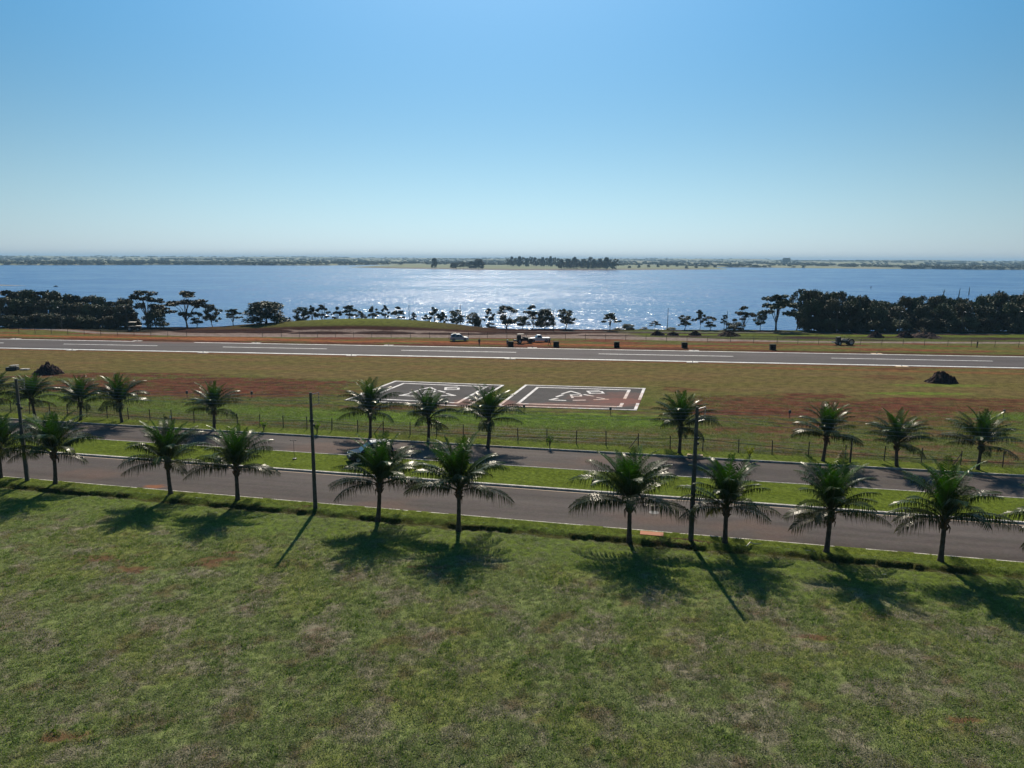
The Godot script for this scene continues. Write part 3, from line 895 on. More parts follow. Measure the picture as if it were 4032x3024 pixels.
# world x at depth z of a bearing given as share of the view width in metres at one metre
func build_lake_trees() -> void:
	# flat-topped and open trees along the bank: [kind, variant, x, z, height, width, label]
	var list := [
		["umbrella", 0, -108.1, -214.0, 11.8, 15.0, "tall flat topped tree leaning over the bank at the left wood's end"],
		["umbrella", 1, -96.3, -214.0, 11.0, 16.5, "wide umbrella shaped tree with forked pale trunk, left of the round dark tree"],
		["dense", 2, -104.0, -211.0, 6.0, 8.0, "low dark tree between the two big umbrella trees at the left"],
		["dense", 1, -113.0, -211.0, 7.4, 8.0, "dark tree under the left big umbrella tree"],
		["open", 0, -89.6, -216.0, 7.5, 6.4, "sparse tree just right of the wide umbrella shaped tree"],
		["open", 1, -92.5, -212.0, 5.4, 5.2, "low leafy tree in front of the wide umbrella tree"],
		["umbrella", 2, -83.0, -215.0, 6.6, 7.6, "small flat topped tree left of the round dark tree"],
		["dense", 0, -72.4, -213.0, 8.6, 14.5, "large round dark tree with crown down to the ground by the lake"],
		["open", 2, -66.2, -227.0, 8.4, 5.4, "open leafy tree just right of the round dark tree, mound side"],
		["umbrella", 3, -63.4, -229.0, 8.8, 4.4, "narrow flat topped tree second right of the round dark tree"],
		["umbrella", 0, -59.7, -227.0, 9.2, 6.6, "flat topped tree beside a thin lamp post left of the grassy mound's crest"],
		["umbrella", 1, -55.4, -229.0, 8.0, 4.4, "low flat tree between two taller ones behind the grassy mound"],
		["umbrella", 2, -51.0, -227.0, 9.4, 7.4, "tallest flat topped tree behind the crest of the grassy mound"],
		["umbrella", 4, -47.6, -228.0, 7.0, 4.4, "low spreading tree right below the tallest mound tree"],
		["umbrella", 3, -43.6, -227.0, 8.6, 6.0, "flat topped tree in the middle of the mound row"],
		["umbrella", 0, -40.2, -229.0, 9.0, 3.8, "slim layered tree right of the mound row's middle tree"],
		["umbrella", 1, -36.0, -228.0, 8.2, 6.0, "broad sparse tree with crown tilted right behind the mound"],
		["umbrella", 4, -31.2, -229.0, 6.6, 2.8, "tiny tree right beside a lamp post against the glitter"],
		["umbrella", 2, -27.3, -228.0, 6.4, 3.4, "very small flat tree alone against the glittering water"],
		["umbrella", 3, -24.3, -227.0, 8.6, 5.8, "flat topped tree with two thin stems right of the mound's crest"],
		["umbrella", 4, -21.6, -227.0, 7.0, 3.2, "small tree touching the two stemmed flat topped tree"],
		["open", 3, -17.0, -222.0, 7.8, 6.0, "pair of dark rounded crowns by a lamp post, right of the mound"],
		["open", 0, -12.2, -220.0, 7.2, 5.0, "slender grey leafed tree right of the mound"],
		["bush", 0, -10.4, -219.0, 4.6, 3.0, "small grey bush at the foot of the slender grey leafed tree"],
		["umbrella", 0, -7.0, -218.0, 6.6, 4.6, "little umbrella tree left of the broad trees in the middle"],
		["open", 1, -1.6, -216.0, 7.4, 7.4, "broad bushy tree behind the lamp post in the middle"],
		["bush", 1, -6.4, -214.0, 2.4, 4.2, "dark low bush below the little umbrella tree"],
		["open", 2, 3.0, -214.0, 4.6, 5.4, "low dark tree at the left foot of the broad middle tree"],
		["umbrella", 1, 6.0, -214.0, 7.4, 8.4, "broad flat dark tree above the parked pickup"],
		["dense", 1, 9.6, -213.0, 6.6, 6.8, "dark rounded tree joined to the broad flat tree above the pickup"],
		["open", 3, 15.6, -212.0, 6.6, 6.8, "leafy tree with see through crown just right of the pickup"],
		["umbrella", 2, 28.1, -208.0, 6.4, 6.6, "lone tree with two slim trunks against the water"],
		["bush", 2, 33.8, -211.0, 2.6, 4.8, "rounded brown green bush right of the lone two trunked tree"],
		["bush", 0, 30.6, -210.0, 1.5, 3.2, "very low bush between the lone tree and the rounded bush"],
		["bush", 1, 38.6, -211.0, 1.6, 3.4, "low scrub bush left of the pole over the water"],
		["umbrella", 3, 41.6, -211.0, 3.6, 4.2, "squat flat bush tree at the foot of the pole over water"],
		["bush", 2, 46.4, -211.0, 1.6, 4.0, "low pale scrub right of the squat flat tree"],
		["open", 0, 50.4, -211.0, 5.2, 5.2, "small open crowned tree left of the tall thin flat tree"],
		["umbrella", 4, 54.8, -211.0, 6.8, 4.0, "thin flat tree rising over its neighbours beside a short pole"],
		["open", 1, 57.6, -210.0, 4.9, 4.8, "rounded grey green tree right below the thin flat tree"],
		["umbrella", 0, 62.2, -212.0, 5.4, 3.0, "bare looking spindly tree left of the big bush"],
		["bush", 0, 64.2, -209.0, 3.6, 7.2, "big dark bush in front of the spreading tree on the right"],
		["umbrella", 1, 67.8, -212.0, 7.6, 7.8, "spreading dark tree left of the big umbrella tree"],
		["open", 2, 72.8, -212.0, 6.6, 4.4, "narrow tree filling the gap before the big umbrella tree"],
		["umbrella", 2, 76.7, -210.0, 12.4, 15.0, "big umbrella tree with spreading limbs at the right wood's left end"],
	]
	for t in list:
		var top: float = t[4] - (1.0 if t[3] > -220.0 else 3.2)
		tree(t[0], t[1], t[2], t[3], top - bank_height(t[2], t[3], 0), t[5], t[6], "bush" if t[0] == "bush" else "tree", "trees along the lake bank")
	# the woods at both sides: trees that close into one dark mass but still show their own crowns
	nth = ["first", "second", "third", "fourth", "fifth", "sixth", "seventh", "eighth", "ninth", "tenth", "eleventh", "twelfth", "thirteenth", "fourteenth", "fifteenth", "sixteenth", "seventeenth", "eighteenth", "nineteenth", "twentieth", "twenty first", "twenty second", "twenty third"]
	var r2 := RandomNumberGenerator.new()
	r2.seed = 5
	var tops := [[20, 430], [110, 440], [210, 437], [330, 450], [440, 465], [540, 485], [640, 492], [740, 497], [830, 502], [930, 526], [1030, 505]]
	for k in tops.size():
		var x: float = (tops[k][0] / 2.1944 - 2016.0) / 2848.0 * 216.0
		var h: float = 11.6 - (tops[k][1] - 430) / 2.1944 / 2848.0 * 216.0
		tree("dense" if k % 3 else "umbrella", k % 3, x, -217.0 - r2.randf() * 3.0, h + 0.6, 8.0 + r2.randf() * 2.0, "dark tree, %s from the left in the left wood's back row" % nth[k], "tree", "trees of the left lakeside wood")
		tree("dense", (k + 1) % 3, x + 3.5, -212.0 - r2.randf() * 2.0, h * 0.74, 7.5, "lower dark tree, %s from the left in the left wood's front row" % nth[k], "tree", "trees of the left lakeside wood")
		tree("bush", k % 3, x + 1.0, -208.5, 3.4 + r2.randf(), 7.5, "dark undergrowth, %s bush from the left at the left wood's foot" % nth[k], "bush", "undergrowth of the left wood")
	tops = [[240, 440], [330, 452], [410, 448], [500, 462], [575, 450], [680, 490], [790, 475], [870, 522], [960, 522], [1050, 540], [1180, 490], [1270, 500], [1345, 485], [1430, 490], [1510, 478], [1600, 492], [1680, 500], [1800, 495], [1900, 475], [1985, 457], [2080, 468], [2150, 482], [2212, 465]]
	for k in tops.size():
		var x: float = (3024 + tops[k][0] / 2.1944 - 2016.0) / 2848.0 * 216.0
		var h: float = 12.0 - (tops[k][1] - 430) / 2.1944 / 2848.0 * 216.0
		tree("dense" if k % 4 else "open", k % 3, x, -214.0 - r2.randf() * 3.0, h + 0.8, 7.0 + r2.randf() * 2.0, "dark tree, %s from the left in the right wood's back row" % nth[k], "tree", "trees of the right lakeside wood")
		if k % 2 == 0:
			tree("dense", (k + 2) % 3, x + 2.0, -209.5 - r2.randf() * 1.5, h * 0.80, 8.0, "lower dark tree, %s from the left in the right wood's front row" % nth[k / 2], "tree", "trees of the right lakeside wood")
			tree("bush", k % 3, x + 1.0, -207.0, 3.8 + r2.randf(), 8.5, "dark undergrowth, %s bush from the left at the right wood's foot" % nth[k / 2], "bush", "undergrowth of the right wood")

func build_far_trees() -> void:
	# woods of the far shore read as one mass
	var rn := RandomNumberGenerator.new()
	rn.seed = 77
	var b := MB.new()
	for k in 9:
		leaf_clump(b, Vector3(rn.randf_range(-3, 3), rn.randf_range(2.5, 9), rn.randf_range(-3, 3)), Vector3(2.6, 2.2, 2.6), 10, 1.5, Color(0.8, 0.8, 0.8), rn)
	var mesh := b.mesh()
	var mm := MultiMesh.new()
	mm.transform_format = MultiMesh.TRANSFORM_3D
	mm.use_colors = true
	mm.mesh = mesh
	var places := []
	for k in 15000:
		var az := rn.randf_range(-0.80, 0.80)
		var s := shore_of(az)
		var d := s + 15.0 + 5200.0 * pow(rn.randf(), 1.6)
		var x := sin(az) * d; var z := cos(az) * d
		var n := n_big.get_noise_2d(x * 0.025, z * 0.045) + 0.25 * n_big.get_noise_2d(x * 0.1, z * 0.1)
		var want := sm(0.05, 0.18, n)
		# a strip of bush along the left shore
		if az < -0.05 and d - s < 260.0: want = maxf(want, 0.9 * sm(-0.3, 0.1, n_big.get_noise_2d(x * 0.05, z * 0.05)) + 0.5 * sm(-0.15, -0.4, az))
		if rn.randf() < want or rn.randf() < 0.012:
			places.append([polar(az, d, far_height(az, d, s) - 0.5), rn.randf_range(0.7, 1.35)])
	mm.instance_count = places.size()
	for k in places.size():
		var s: float = places[k][1]
		mm.set_instance_transform(k, Transform3D(Basis(Vector3.UP, rn.randf() * TAU).scaled(Vector3(s * 2.0, s * 0.85, s * 1.6)), places[k][0]))
		mm.set_instance_color(k, Color(0.060, 0.080, 0.044) * rn.randf_range(0.7, 1.3))
	var o := MultiMeshInstance3D.new()
	o.name = "far_wood"
	o.multimesh = mm
	o.material_override = M.farwood
	add_child(o)
	o.set_meta("kind", "stuff")
	tag(o, "hazy woods and scattered trees along the far lake shore", "wood")
	# the groves on the peninsula: [px of the photograph, distance, height, width]
	var groves := [
		["dense", 0, 1712, 1990, 26.0, 20.0, "lone round tree on the peninsula's left part"],
		["dense", 1, 1785, 1800, 14.0, 18.0, "leftmost tree of the dark clump on the peninsula"],
		["open", 2, 1798, 1800, 15.0, 16.0, "second tree of the dark clump on the peninsula"],
		["open", 1, 1812, 1800, 15.0, 16.0, "third tree of the dark clump on the peninsula"],
		["open", 3, 1826, 1800, 15.5, 16.0, "fourth tree of the dark clump on the peninsula"],
		["open", 0, 1841, 1800, 15.0, 16.0, "fifth tree of the dark clump on the peninsula"],
		["dense", 2, 1856, 1800, 18.0, 19.0, "tree left of the tallest one in the dark peninsula clump"],
		["dense", 0, 1884, 1795, 24.0, 34.0, "biggest rounded tree at the right end of the dark clump"],
	]
	for k in 14:
		groves.append([["open", "dense"][k % 2], k % 3, 1998 + k * 15, 2250 + (k * 37) % 90, 26.0 + (k * 13) % 8, 18.0, "tall tree, %s from the left in the row behind the peninsula pasture" % nth[k]])
	for k in 18:
		groves.append([["dense", "open"][k % 2], (k + 1) % 3, 2206 + k * 12.5, 1830 + (k * 53) % 120, [24.0, 18.0, 26.0, 20.0, 30.0][k % 5], 20.0, "tree, %s from the left in the peninsula's long dark grove" % nth[k]])
	for k in 10:
		groves.append(["dense", k % 3, 2470 + k * 37, 2050 + (k * 91) % 500, 7.0 + (k * 7) % 6, 12.0, "small scattered tree, %s from the left on the peninsula's right slope" % nth[k]])
	for t in groves:
		var az := atan((t[2] - 2016.0) / 2848.0)
		var p := polar(az, t[3], WATER + 2.6)
		tree(t[0], t[1], p.x, p.z, t[4], t[5], t[6], "tree", "trees on the peninsula", p.y)
	# a lone block of forest on the skyline to the right
	for k in 6:
		var az := atan((3068.0 + k * 4.5 - 2016.0) / 2848.0)
		var s := shore_of(az)
		var p := polar(az, 5000.0, far_height(az, 5000.0, s))
		tree("dense", k % 3, p.x, p.z, 30.0, 18.0, "tree, %s from the left in the square block on the right skyline" % nth[k], "tree", "skyline trees", p.y - 1.0)

# ================================================================ grass
func scatter(called: String, label: String, mesh: Mesh, pts: Array) -> void:
	var mm := MultiMesh.new()
	mm.transform_format = MultiMesh.TRANSFORM_3D
	mm.use_colors = true
	mm.mesh = mesh
	mm.instance_count = pts.size()
	for k in pts.size():
		var p: Array = pts[k]
		mm.set_instance_transform(k, Transform3D(Basis(Vector3.UP, rng.randf() * TAU).scaled(Vector3(p[1], p[2], p[1])), p[0]))
		mm.set_instance_color(k, p[3])
	var o := MultiMeshInstance3D.new()
	o.name = numbered(called)
	o.multimesh = mm
	o.material_override = M.grass_blade
	add_child(o)
	o.set_meta("kind", "stuff")
	tag(o, label, "grass")

func tuft(blades: int, spread: float, length: float, width: float, seed_: int) -> ArrayMesh:
	var rn := RandomNumberGenerator.new()
	rn.seed = seed_
	var b := MB.new()
	for k in blades:
		var a := rn.randf() * TAU
		var d := Vector3(cos(a), 0, sin(a))
		var p := Vector3(rn.randfn(), 0, rn.randfn()) * spread * 0.5
		var s := Vector3(-d.z, 0, d.x) * width * rn.randf_range(0.6, 1.2)
		var l := length * rn.randf_range(0.5, 1.2)
		var tilt := rn.randf_range(0.45, 1.42)
		var top := p + (d * sin(tilt) + Vector3.UP * cos(tilt)) * l
		var g := rn.randf_range(0.75, 1.25)
		b.col = Color(g, g, g)
		b.tri(p - s, p + s, top)
	return b.mesh()

func build_grass() -> void:
	rng.seed = 991
	# rough lawn in front
	for part in 2:
		var pts := []
		var m := tuft(15, 0.20, 0.125, 0.017, 5 + part) if part == 0 else tuft(22, 0.26, 0.22, 0.020, 9)
		for k in (150000 if part == 0 else 24000):
			var z := lerpf(-22.0, -62.0, rng.randf())
			var half := 3.0 + absf(z) * 0.80
			var x := rng.randf_range(-half, half)
			if z < l_ditch(x) + 0.2: continue
			var d := z - l_ditch(x)
			var amount := near_grass_amount(x, z)
			if part == 1: amount = sm(0.10, 0.35, n_mid.get_noise_2d(x * 0.7 + 11, z * 0.7) + 0.25 * n_big.get_noise_2d(x * 1.5, z * 1.5)) * (0.7 if d > 5.0 else 0.15)
			if rng.randf() > amount: continue
			var c := near_color(x, z) * rng.randf_range(0.55, 1.35)
			c = c.lerp(Color(0.15, 0.22, 0.045), 0.2 if part == 0 else 0.75)
			if part == 0 and rng.randf() < 0.14: c = Color(0.30, 0.27, 0.18)
			var lawn := 1.0 - sm(2.5, 7.0, d)
			var s := rng.randf_range(0.7, 1.3)
			pts.append([Vector3(x, near_height(x, z, 0) - 0.01, z), s, s * lerpf(0.9, 0.5, lawn), c])
		scatter("rough_grass" if part == 0 else "weed_tufts", ["blades of rough green and straw coloured grass on the near lawn", "brighter broad leafed weed tufts scattered over the near lawn"][part], m, pts)
	# mown strips
	var pts := []
	var short := tuft(12, 0.22, 0.07, 0.014, 21)
	for k in 42000:
		var x := rng.randf_range(-62.0, 50.0)
		var which := k % 3
		var z := 0.0
		var y := 0.0
		if which == 0:
			z = lerpf(l_ditch(x) - 0.05, l_nn(x) + 0.2, rng.randf())
			y = near_height_flat(x, z, clampf((l_ditch(x) - 0.9 - z) / 1.3, 0, 0.99)) if z < l_ditch(x) - 0.9 else near_height(x, z, 0)
		elif which == 1:
			x *= 1.1
			z = lerpf(l_nf(x) - 0.35, l_fn(x) + 0.2, rng.randf())
			y = flat_height(x, z, 0)
		else:
			x *= 1.25
			z = lerpf(l_ff(x) - 0.2, l_fence(x), rng.randf())
			y = flat_height(x, z, 0)
		var c := (median_color(x, z) if which == 1 else verge_color(x, z)) * rng.randf_range(0.6, 1.05)
		pts.append([Vector3(x, y - 0.01, z), rng.randf_range(0.8, 1.3), rng.randf_range(0.6, 1.2), c])
	scatter("mown_grass", "short mown bright green grass of the verges and the median", short, pts)
	# weeds of the open field
	pts = []
	var weed := tuft(14, 0.55, 0.22, 0.03, 31)
	for k in 110000:
		var x := rng.randf_range(-80.0, 82.0)
		var z := l_fence(x) - 34.0 * pow(rng.randf(), 1.3)
		if absf(x) > 10.0 + absf(z) * 0.75: continue
		if x > -26.0 and x < 23.0 and z < -94.5 + 0.19 * x and z > -120.0: continue
		var c := field_color(x, z)
		var green := c.g / maxf(c.r, 0.001)
		if rng.randf() > sm(0.45, 1.15, green) * 0.85 + 0.10: continue
		c = c.lerp(Color(0.15, 0.185, 0.04), 0.4) * rng.randf_range(0.7, 1.3)
		pts.append([Vector3(x, field_height(x, z, 0) - 0.02, z), rng.randf_range(0.6, 1.3), rng.randf_range(0.4, 1.0), c])
	scatter("field_weeds", "patchy weeds and grass over the red earth behind the fence", weed, pts)

# ================================================================ palms
var fronds := []

func make_frond(e0: float, bend: float, length: float, droop: float, seed_: int, tint: Color) -> ArrayMesh:
	# points along +x from the crown; e0 = elevation at the root, bend = how far it turns down by the tip
	var rn := RandomNumberGenerator.new()
	rn.seed = seed_
	var b := MB.new()
	var steps := 22
	var path := []
	var dirs := []
	var p := Vector3.ZERO
	var sway := rn.randf_range(-0.10, 0.10)
	for k in steps + 1:
		var t := float(k) / steps
		var e := e0 - bend * pow(t, 1.5)
		var d := Vector3(cos(e), sin(e), sway * t).normalized()
		path.append(p)
		dirs.append(d)
		p += d * length / steps
	b.col = tint.lerp(Color(0.14, 0.12, 0.045), 0.55)
	var radii := []
	for k in steps + 1: radii.append(lerpf(0.040, 0.006, float(k) / steps))
	b.tube(path, radii, 4, false)
	var n := 62
	for k in n:
		var t := 0.13 + 0.87 * (k + 0.5) / n
		var f := t * steps
		var i0 := mini(int(f), steps - 1)
		var at: Vector3 = path[i0].lerp(path[i0 + 1], f - i0)
		var d: Vector3 = dirs[i0].lerp(dirs[i0 + 1], f - i0).normalized()
		var side0 := Vector3(0, 0, 1)
		var up := side0.cross(d).normalized()
		if up.y < 0: up = -up
		var prof := sin(PI * clampf(0.10 + 0.84 * t, 0, 1)) ** 0.75
		for s in [-1.0, 1.0]:
			if rn.randf() < 0.03: continue
			var l := 1.16 * prof * rn.randf_range(0.75, 1.12)
			var fwd := lerpf(0.25, 0.80, t * t) + rn.randf_range(-0.16, 0.16)
			var out: Vector3 = (side0 * s * cos(fwd) + d * sin(fwd) + up * 0.30).normalized()
			var g := Vector3.DOWN * droop * rn.randf_range(0.75, 1.2)
			var m: Vector3 = at + out * l * 0.46 + g * l * 0.13
			var tip: Vector3 = at + out * l * 0.70 + g * l * 0.66
			var w: Vector3 = (d - out * d.dot(out)).normalized() * 0.027 * (0.6 + 0.4 * prof)
			var tw := rn.randf_range(0.75, 1.3)
			b.col = tint * tw
			b.quad(at - w * 0.5, at + w * 0.5, m + w, m - w)
			if t > 0.93 or rn.randf() < 0.12: b.col = b.col.lerp(Color(0.16, 0.11, 0.03), 0.6)
			b.tri(m - w, m + w, tip)
	return b.mesh()

func make_fronds() -> void:
	var green := Color(0.026, 0.046, 0.009)
	var fresh := Color(0.045, 0.090, 0.010)
	var olive := Color(0.034, 0.040, 0.009)
	# classes from the spear outwards: [elevation, bend, length, droop, tint]
	var classes := [[1.50, 0.35, 3.6, 0.20, fresh], [1.38, 0.85, 4.0, 0.50, fresh], [1.22, 1.15, 4.1, 0.80, green], [1.02, 1.25, 4.2, 1.00, green], [0.78, 1.30, 4.2, 1.15, green], [0.48, 1.15, 4.2, 1.25, olive], [0.24, 1.00, 4.0, 1.30, olive], [-0.15, 0.75, 3.0, 1.20, olive.lerp(Color(0.10, 0.06, 0.03), 0.5)]]
	for k in classes.size():
		var c = classes[k]
		var set := []
		for v in 3:
			set.append(make_frond(c[0] + (v - 1) * 0.09, c[1] * (1.0 + (v - 1) * 0.14), c[2] * (1.0 + (v - 1) * 0.05), c[3], 300 + k * 10 + v, c[4]))
		fronds.append(set)

func palm(x: float, z: float, h: float, label: String, seed_: int, group: String, ground: float, lean := 0.0, full := 1.0) -> void:
	var rn := RandomNumberGenerator.new()
	rn.seed = seed_
	var t := thing("coconut_palm", label, "palm tree", Vector3(x, ground, z), 0.0, group)
	var s := h / 6.6
	var stem := 2.55 * s * rn.randf_range(0.93, 1.08)
	var top := Vector3(lean + rn.randf_range(-0.12, 0.12), stem, rn.randf_range(-0.12, 0.12))
	var b := MB.new()
	var path := []; var radii := []
	var n := 15
	for k in n:
		var q := float(k) / (n - 1)
		path.append(Vector3(top.x * (1.0 - (1.0 - q) ** 2), -0.25 + (stem + 0.55) * q, top.z * q))
		radii.append((0.15 + 0.13 * exp(-q * 7.0)) * (1.06 if k % 2 else 0.97) + 0.05 * sm(0.7, 1.0, q))
	b.tube(path, radii, 10)
	b.normals()
	put(b.mesh(), "trunk", M.palm_bark, t)
	# fibre husk and the stubs of cut leaves round the crown's base
	b = MB.new()
	for k in 13:
		var a := TAU * k * 0.382 + rn.randf()
		var y := stem - 0.50 + 0.055 * k
		var d := Vector3(cos(a), 0, sin(a))
		var p := Vector3(top.x, y, top.z) + d * 0.12
		b.tube([p, p + d * 0.14 + Vector3.UP * 0.22, p + d * 0.26 + Vector3.UP * rn.randf_range(0.15, 0.40)], [0.09, 0.07, 0.02], 5)
	if rn.randf() < 0.7:
		for k in 4:
			var a := rn.randf() * TAU
			var d := Vector3(cos(a), 0, sin(a))
			var p := Vector3(top.x, stem - 0.1, top.z) + d * 0.2
			b.tube([p, p + d * 0.18 - Vector3.UP * 0.3, p + d * 0.15 - Vector3.UP * rn.randf_range(0.5, 0.9)], [0.05, 0.05, 0.012], 4)
	put(b.mesh(), "husk", M.palm_husk, t)
	var counts := [3, 7, 7, 6, 4, 4, 2, 1 if rn.randf() < 0.4 else 0]
	var turn := rn.randf() * TAU
	for k in counts.size():
		var many := int(round(counts[k] * full))
		if many == 0: continue
		for j in many:
			turn += 2.399
			var yaw := TAU * j / many + turn * 0.15 + rn.randf_range(-0.3, 0.3) + k * 1.1
			var f := put(fronds[k][rn.randi() % 3], "frond", M.palm_leaf, t)
			var d := Vector3(cos(yaw), 0, -sin(yaw))
			f.position = top + Vector3.UP * lerpf(0.55, 0.05, k / 7.0) + d * 0.10
			f.rotation = Vector3(rn.randf_range(-0.25, 0.25) if k > 0 else 0.0, yaw, rn.randf_range(-0.09, 0.09))
			f.rotation_order = EULER_ORDER_YZX
			f.scale = Vector3.ONE * s * rn.randf_range(0.88, 1.06)

func build_palms() -> void:
	make_fronds()
	var near := [
		[-46.9, -63.9, 6.2, "palm at the left edge of the picture beside the near road"],
		[-40.9, -62.3, 6.5, "palm just right of the leftmost concrete pole beside the near road"],
		[-29.3, -59.7, 6.3, "near road palm, left one of the pair before the middle left pole"],
		[-23.0, -58.2, 6.2, "near road palm closest to the left of the middle left pole"],
		[-10.5, -54.1, 6.9, "near road palm standing in front of the dark car"],
		[-4.0, -52.0, 7.2, "near road palm right of the dark car, its shadow falling straight forward"],
		[8.6, -50.0, 7.3, "tallest near road palm, left of the right concrete pole and drain lid"],
		[15.4, -49.4, 6.2, "near road palm just right of the right concrete pole"],
		[22.0, -47.8, 6.5, "near road palm with thick trunk, second from the right of its row"],
		[29.1, -46.3, 6.7, "rightmost whole palm beside the near road"],
		[36.4, -44.6, 6.6, "palm beyond the right edge with only leaf tips in view"]]
	for k in near.size():
		var p = near[k]
		palm(p[0], p[1], p[2], p[3], 40 + k * 3, "palms along the near road", -0.03 if p[1] < l_ditch(p[0]) - 0.5 else -0.2, [0.0, 0.15, -0.2, 0.1, 0.3, 0.0, 0.0, -0.1, 0.1, 0.1, 0.0][k])
	var far := [
		[-65.6, -89.7, 5.6, "palm cut by the left edge in the row before the fence"],
		[-60.0, -89.1, 5.7, "second palm from the left in the row before the fence"],
		[-53.7, -87.9, 5.6, "third palm from the left in the row before the fence"],
		[-47.9, -86.8, 6.1, "fourth palm from the left before the fence, last of the left group"],
		[-35.3, -83.6, 5.6, "fence row palm alone above the pair of near palms"],
		[-16.1, -80.0, 6.5, "fence row palm in front of the left pad's corner"],
		[-9.3, -78.1, 5.8, "fence row palm in front of the left pad's middle"],
		[-2.6, -76.0, 6.5, "fence row palm between the two marked pads"],
		[17.6, -73.7, 6.4, "fence row palm with bent stem left of the right concrete pole"],
		[31.5, -70.9, 6.0, "fence row palm left of the tall thick fence post"],
		[38.1, -69.1, 5.5, "fence row palm right of the tall thick fence post"],
		[45.4, -68.1, 6.1, "rightmost palm of the row before the fence"]]
	for k in far.size():
		var p = far[k]
		palm(p[0], p[1], p[2], p[3], 140 + k * 3, "palms along the fence", -0.02, [0, -0.2, 0.15, -0.1, 0.1, 0.05, 0.1, 0.1, 0.15, 0.2, -0.1, 0.1][k], 0.92)

# ================================================================ fences, poles, wires
func post_mesh(h: float, r: float) -> ArrayMesh:
	var b := MB.new()
	b.tube([Vector3(0, -0.3, 0), Vector3(0, h - 0.03, 0), Vector3(0, h, 0)], [r, r, r * 0.7], 7)
	return b.mesh()

func build_fences() -> void:
	var xs := [-68.0, -65.1, -62.3, -59.3, -56.7, -53.9, -51.0, -48.0, -45.0, -42.0, -39.0, -36.1, -33.2, -30.3, -27.3, -24.3, -21.2, -18.0, -14.9, -11.7, -8.6, -5.5, -2.4, 0.7, 3.9, 7.1, 10.3, 13.7, 17.0, 20.3, 23.9, 27.2, 30.7, 34.2, 37.8, 41.2, 44.7, 48.4, 52.0]
	var t := thing("wire_fence", "dark post and wire fence between palm verge and red field", "fence", Vector3(0, 0, 0))
	var pm := post_mesh(1.55, 0.055)
	var rn := RandomNumberGenerator.new()
	rn.seed = 12
	for x in xs:
		var o := put(pm, "post", M.post_wood, t)
		o.position = Vector3(x, 0.0, l_fence(x))
		o.rotation = Vector3(rn.randf_range(-0.03, 0.03), rn.randf(), rn.randf_range(-0.04, 0.04))
		o.scale.y = rn.randf_range(0.94, 1.05)
	for x in [-14.9, 13.7, 44.7]:
		var b := MB.new()
		b.tube([Vector3(x - 1.1, -0.05, l_fence(x) + 0.45), Vector3(x - 0.02, 1.25, l_fence(x) + 0.06)], [0.045, 0.04], 6)
		put(b.mesh(), "brace", M.post_wood, t)
	for y in [0.35, 0.75, 1.1, 1.42]:
		var b := MB.new()
		var path := []
		for k in xs.size():
			path.append(Vector3(xs[k], y, l_fence(xs[k]) + 0.06))
			if k < xs.size() - 1:
				var m: float = (xs[k] + xs[k + 1]) * 0.5
				path.append(Vector3(m, y - 0.03, l_fence(m) + 0.06))
		b.tube(path, [0.006], 3, false)
		put(b.mesh(), "strand", M.wire, t)
	t = thing("wire_fence", "low thin fence between the far runway verge and the sandy track", "fence", Vector3(0, 0, 0))
	var far := [[-130, -190.0], [-88.8, -185.8], [-59.4, -185.5], [-36, -184.8], [-6.3, -184.7], [13.5, -182.8], [48.6, -179.1], [64.6, -175.6], [98.8, -172.5], [119.8, -170.2], [150, -167.5]]
	pm = post_mesh(1.5, 0.05)
	var path := []
	for k in far.size() - 1:
		var len: float = absf(far[k + 1][0] - far[k][0])
		var n := int(len / 4.4)
		for j in n:
			var p := Vector2(far[k][0], far[k][1]).lerp(Vector2(far[k + 1][0], far[k + 1][1]), float(j) / n)
			if p.x < -68.0 and p.x > -80.0: continue
			var o := put(pm, "post", M.post_wood, t)
			o.position = Vector3(p.x, 0.0, p.y)
			path.append(Vector3(p.x, 1.3, p.y))
	for y in [0.0, -0.5]:
		var b := MB.new()
		var q := []
		for p in path: q.append(p + Vector3(0, y, 0.06))
		b.tube(q, [0.006], 3, false)
		put(b.mesh(), "strand", M.wire, t)
	var tp := thing("thick_post", "tall thick dark post standing at the fence on the right", "post", Vector3(34.0, 0, -70.3))
	var b := MB.new()
	b.tube([Vector3(0, -0.3, 0), Vector3(0.02, 2.6, 0), Vector3(0.02, 2.68, 0)], [0.10, 0.085, 0.05], 8)
	put(b.mesh(), "shaft", M.post_wood, tp)
	b = MB.new()
	b.tube([Vector3(0.02, 1.6, 0.07), Vector3(0.02, 2.2, 0.08)], [0.03, 0.03], 5)
	put(b.mesh(), "meter_pipe", M.steel, tp)

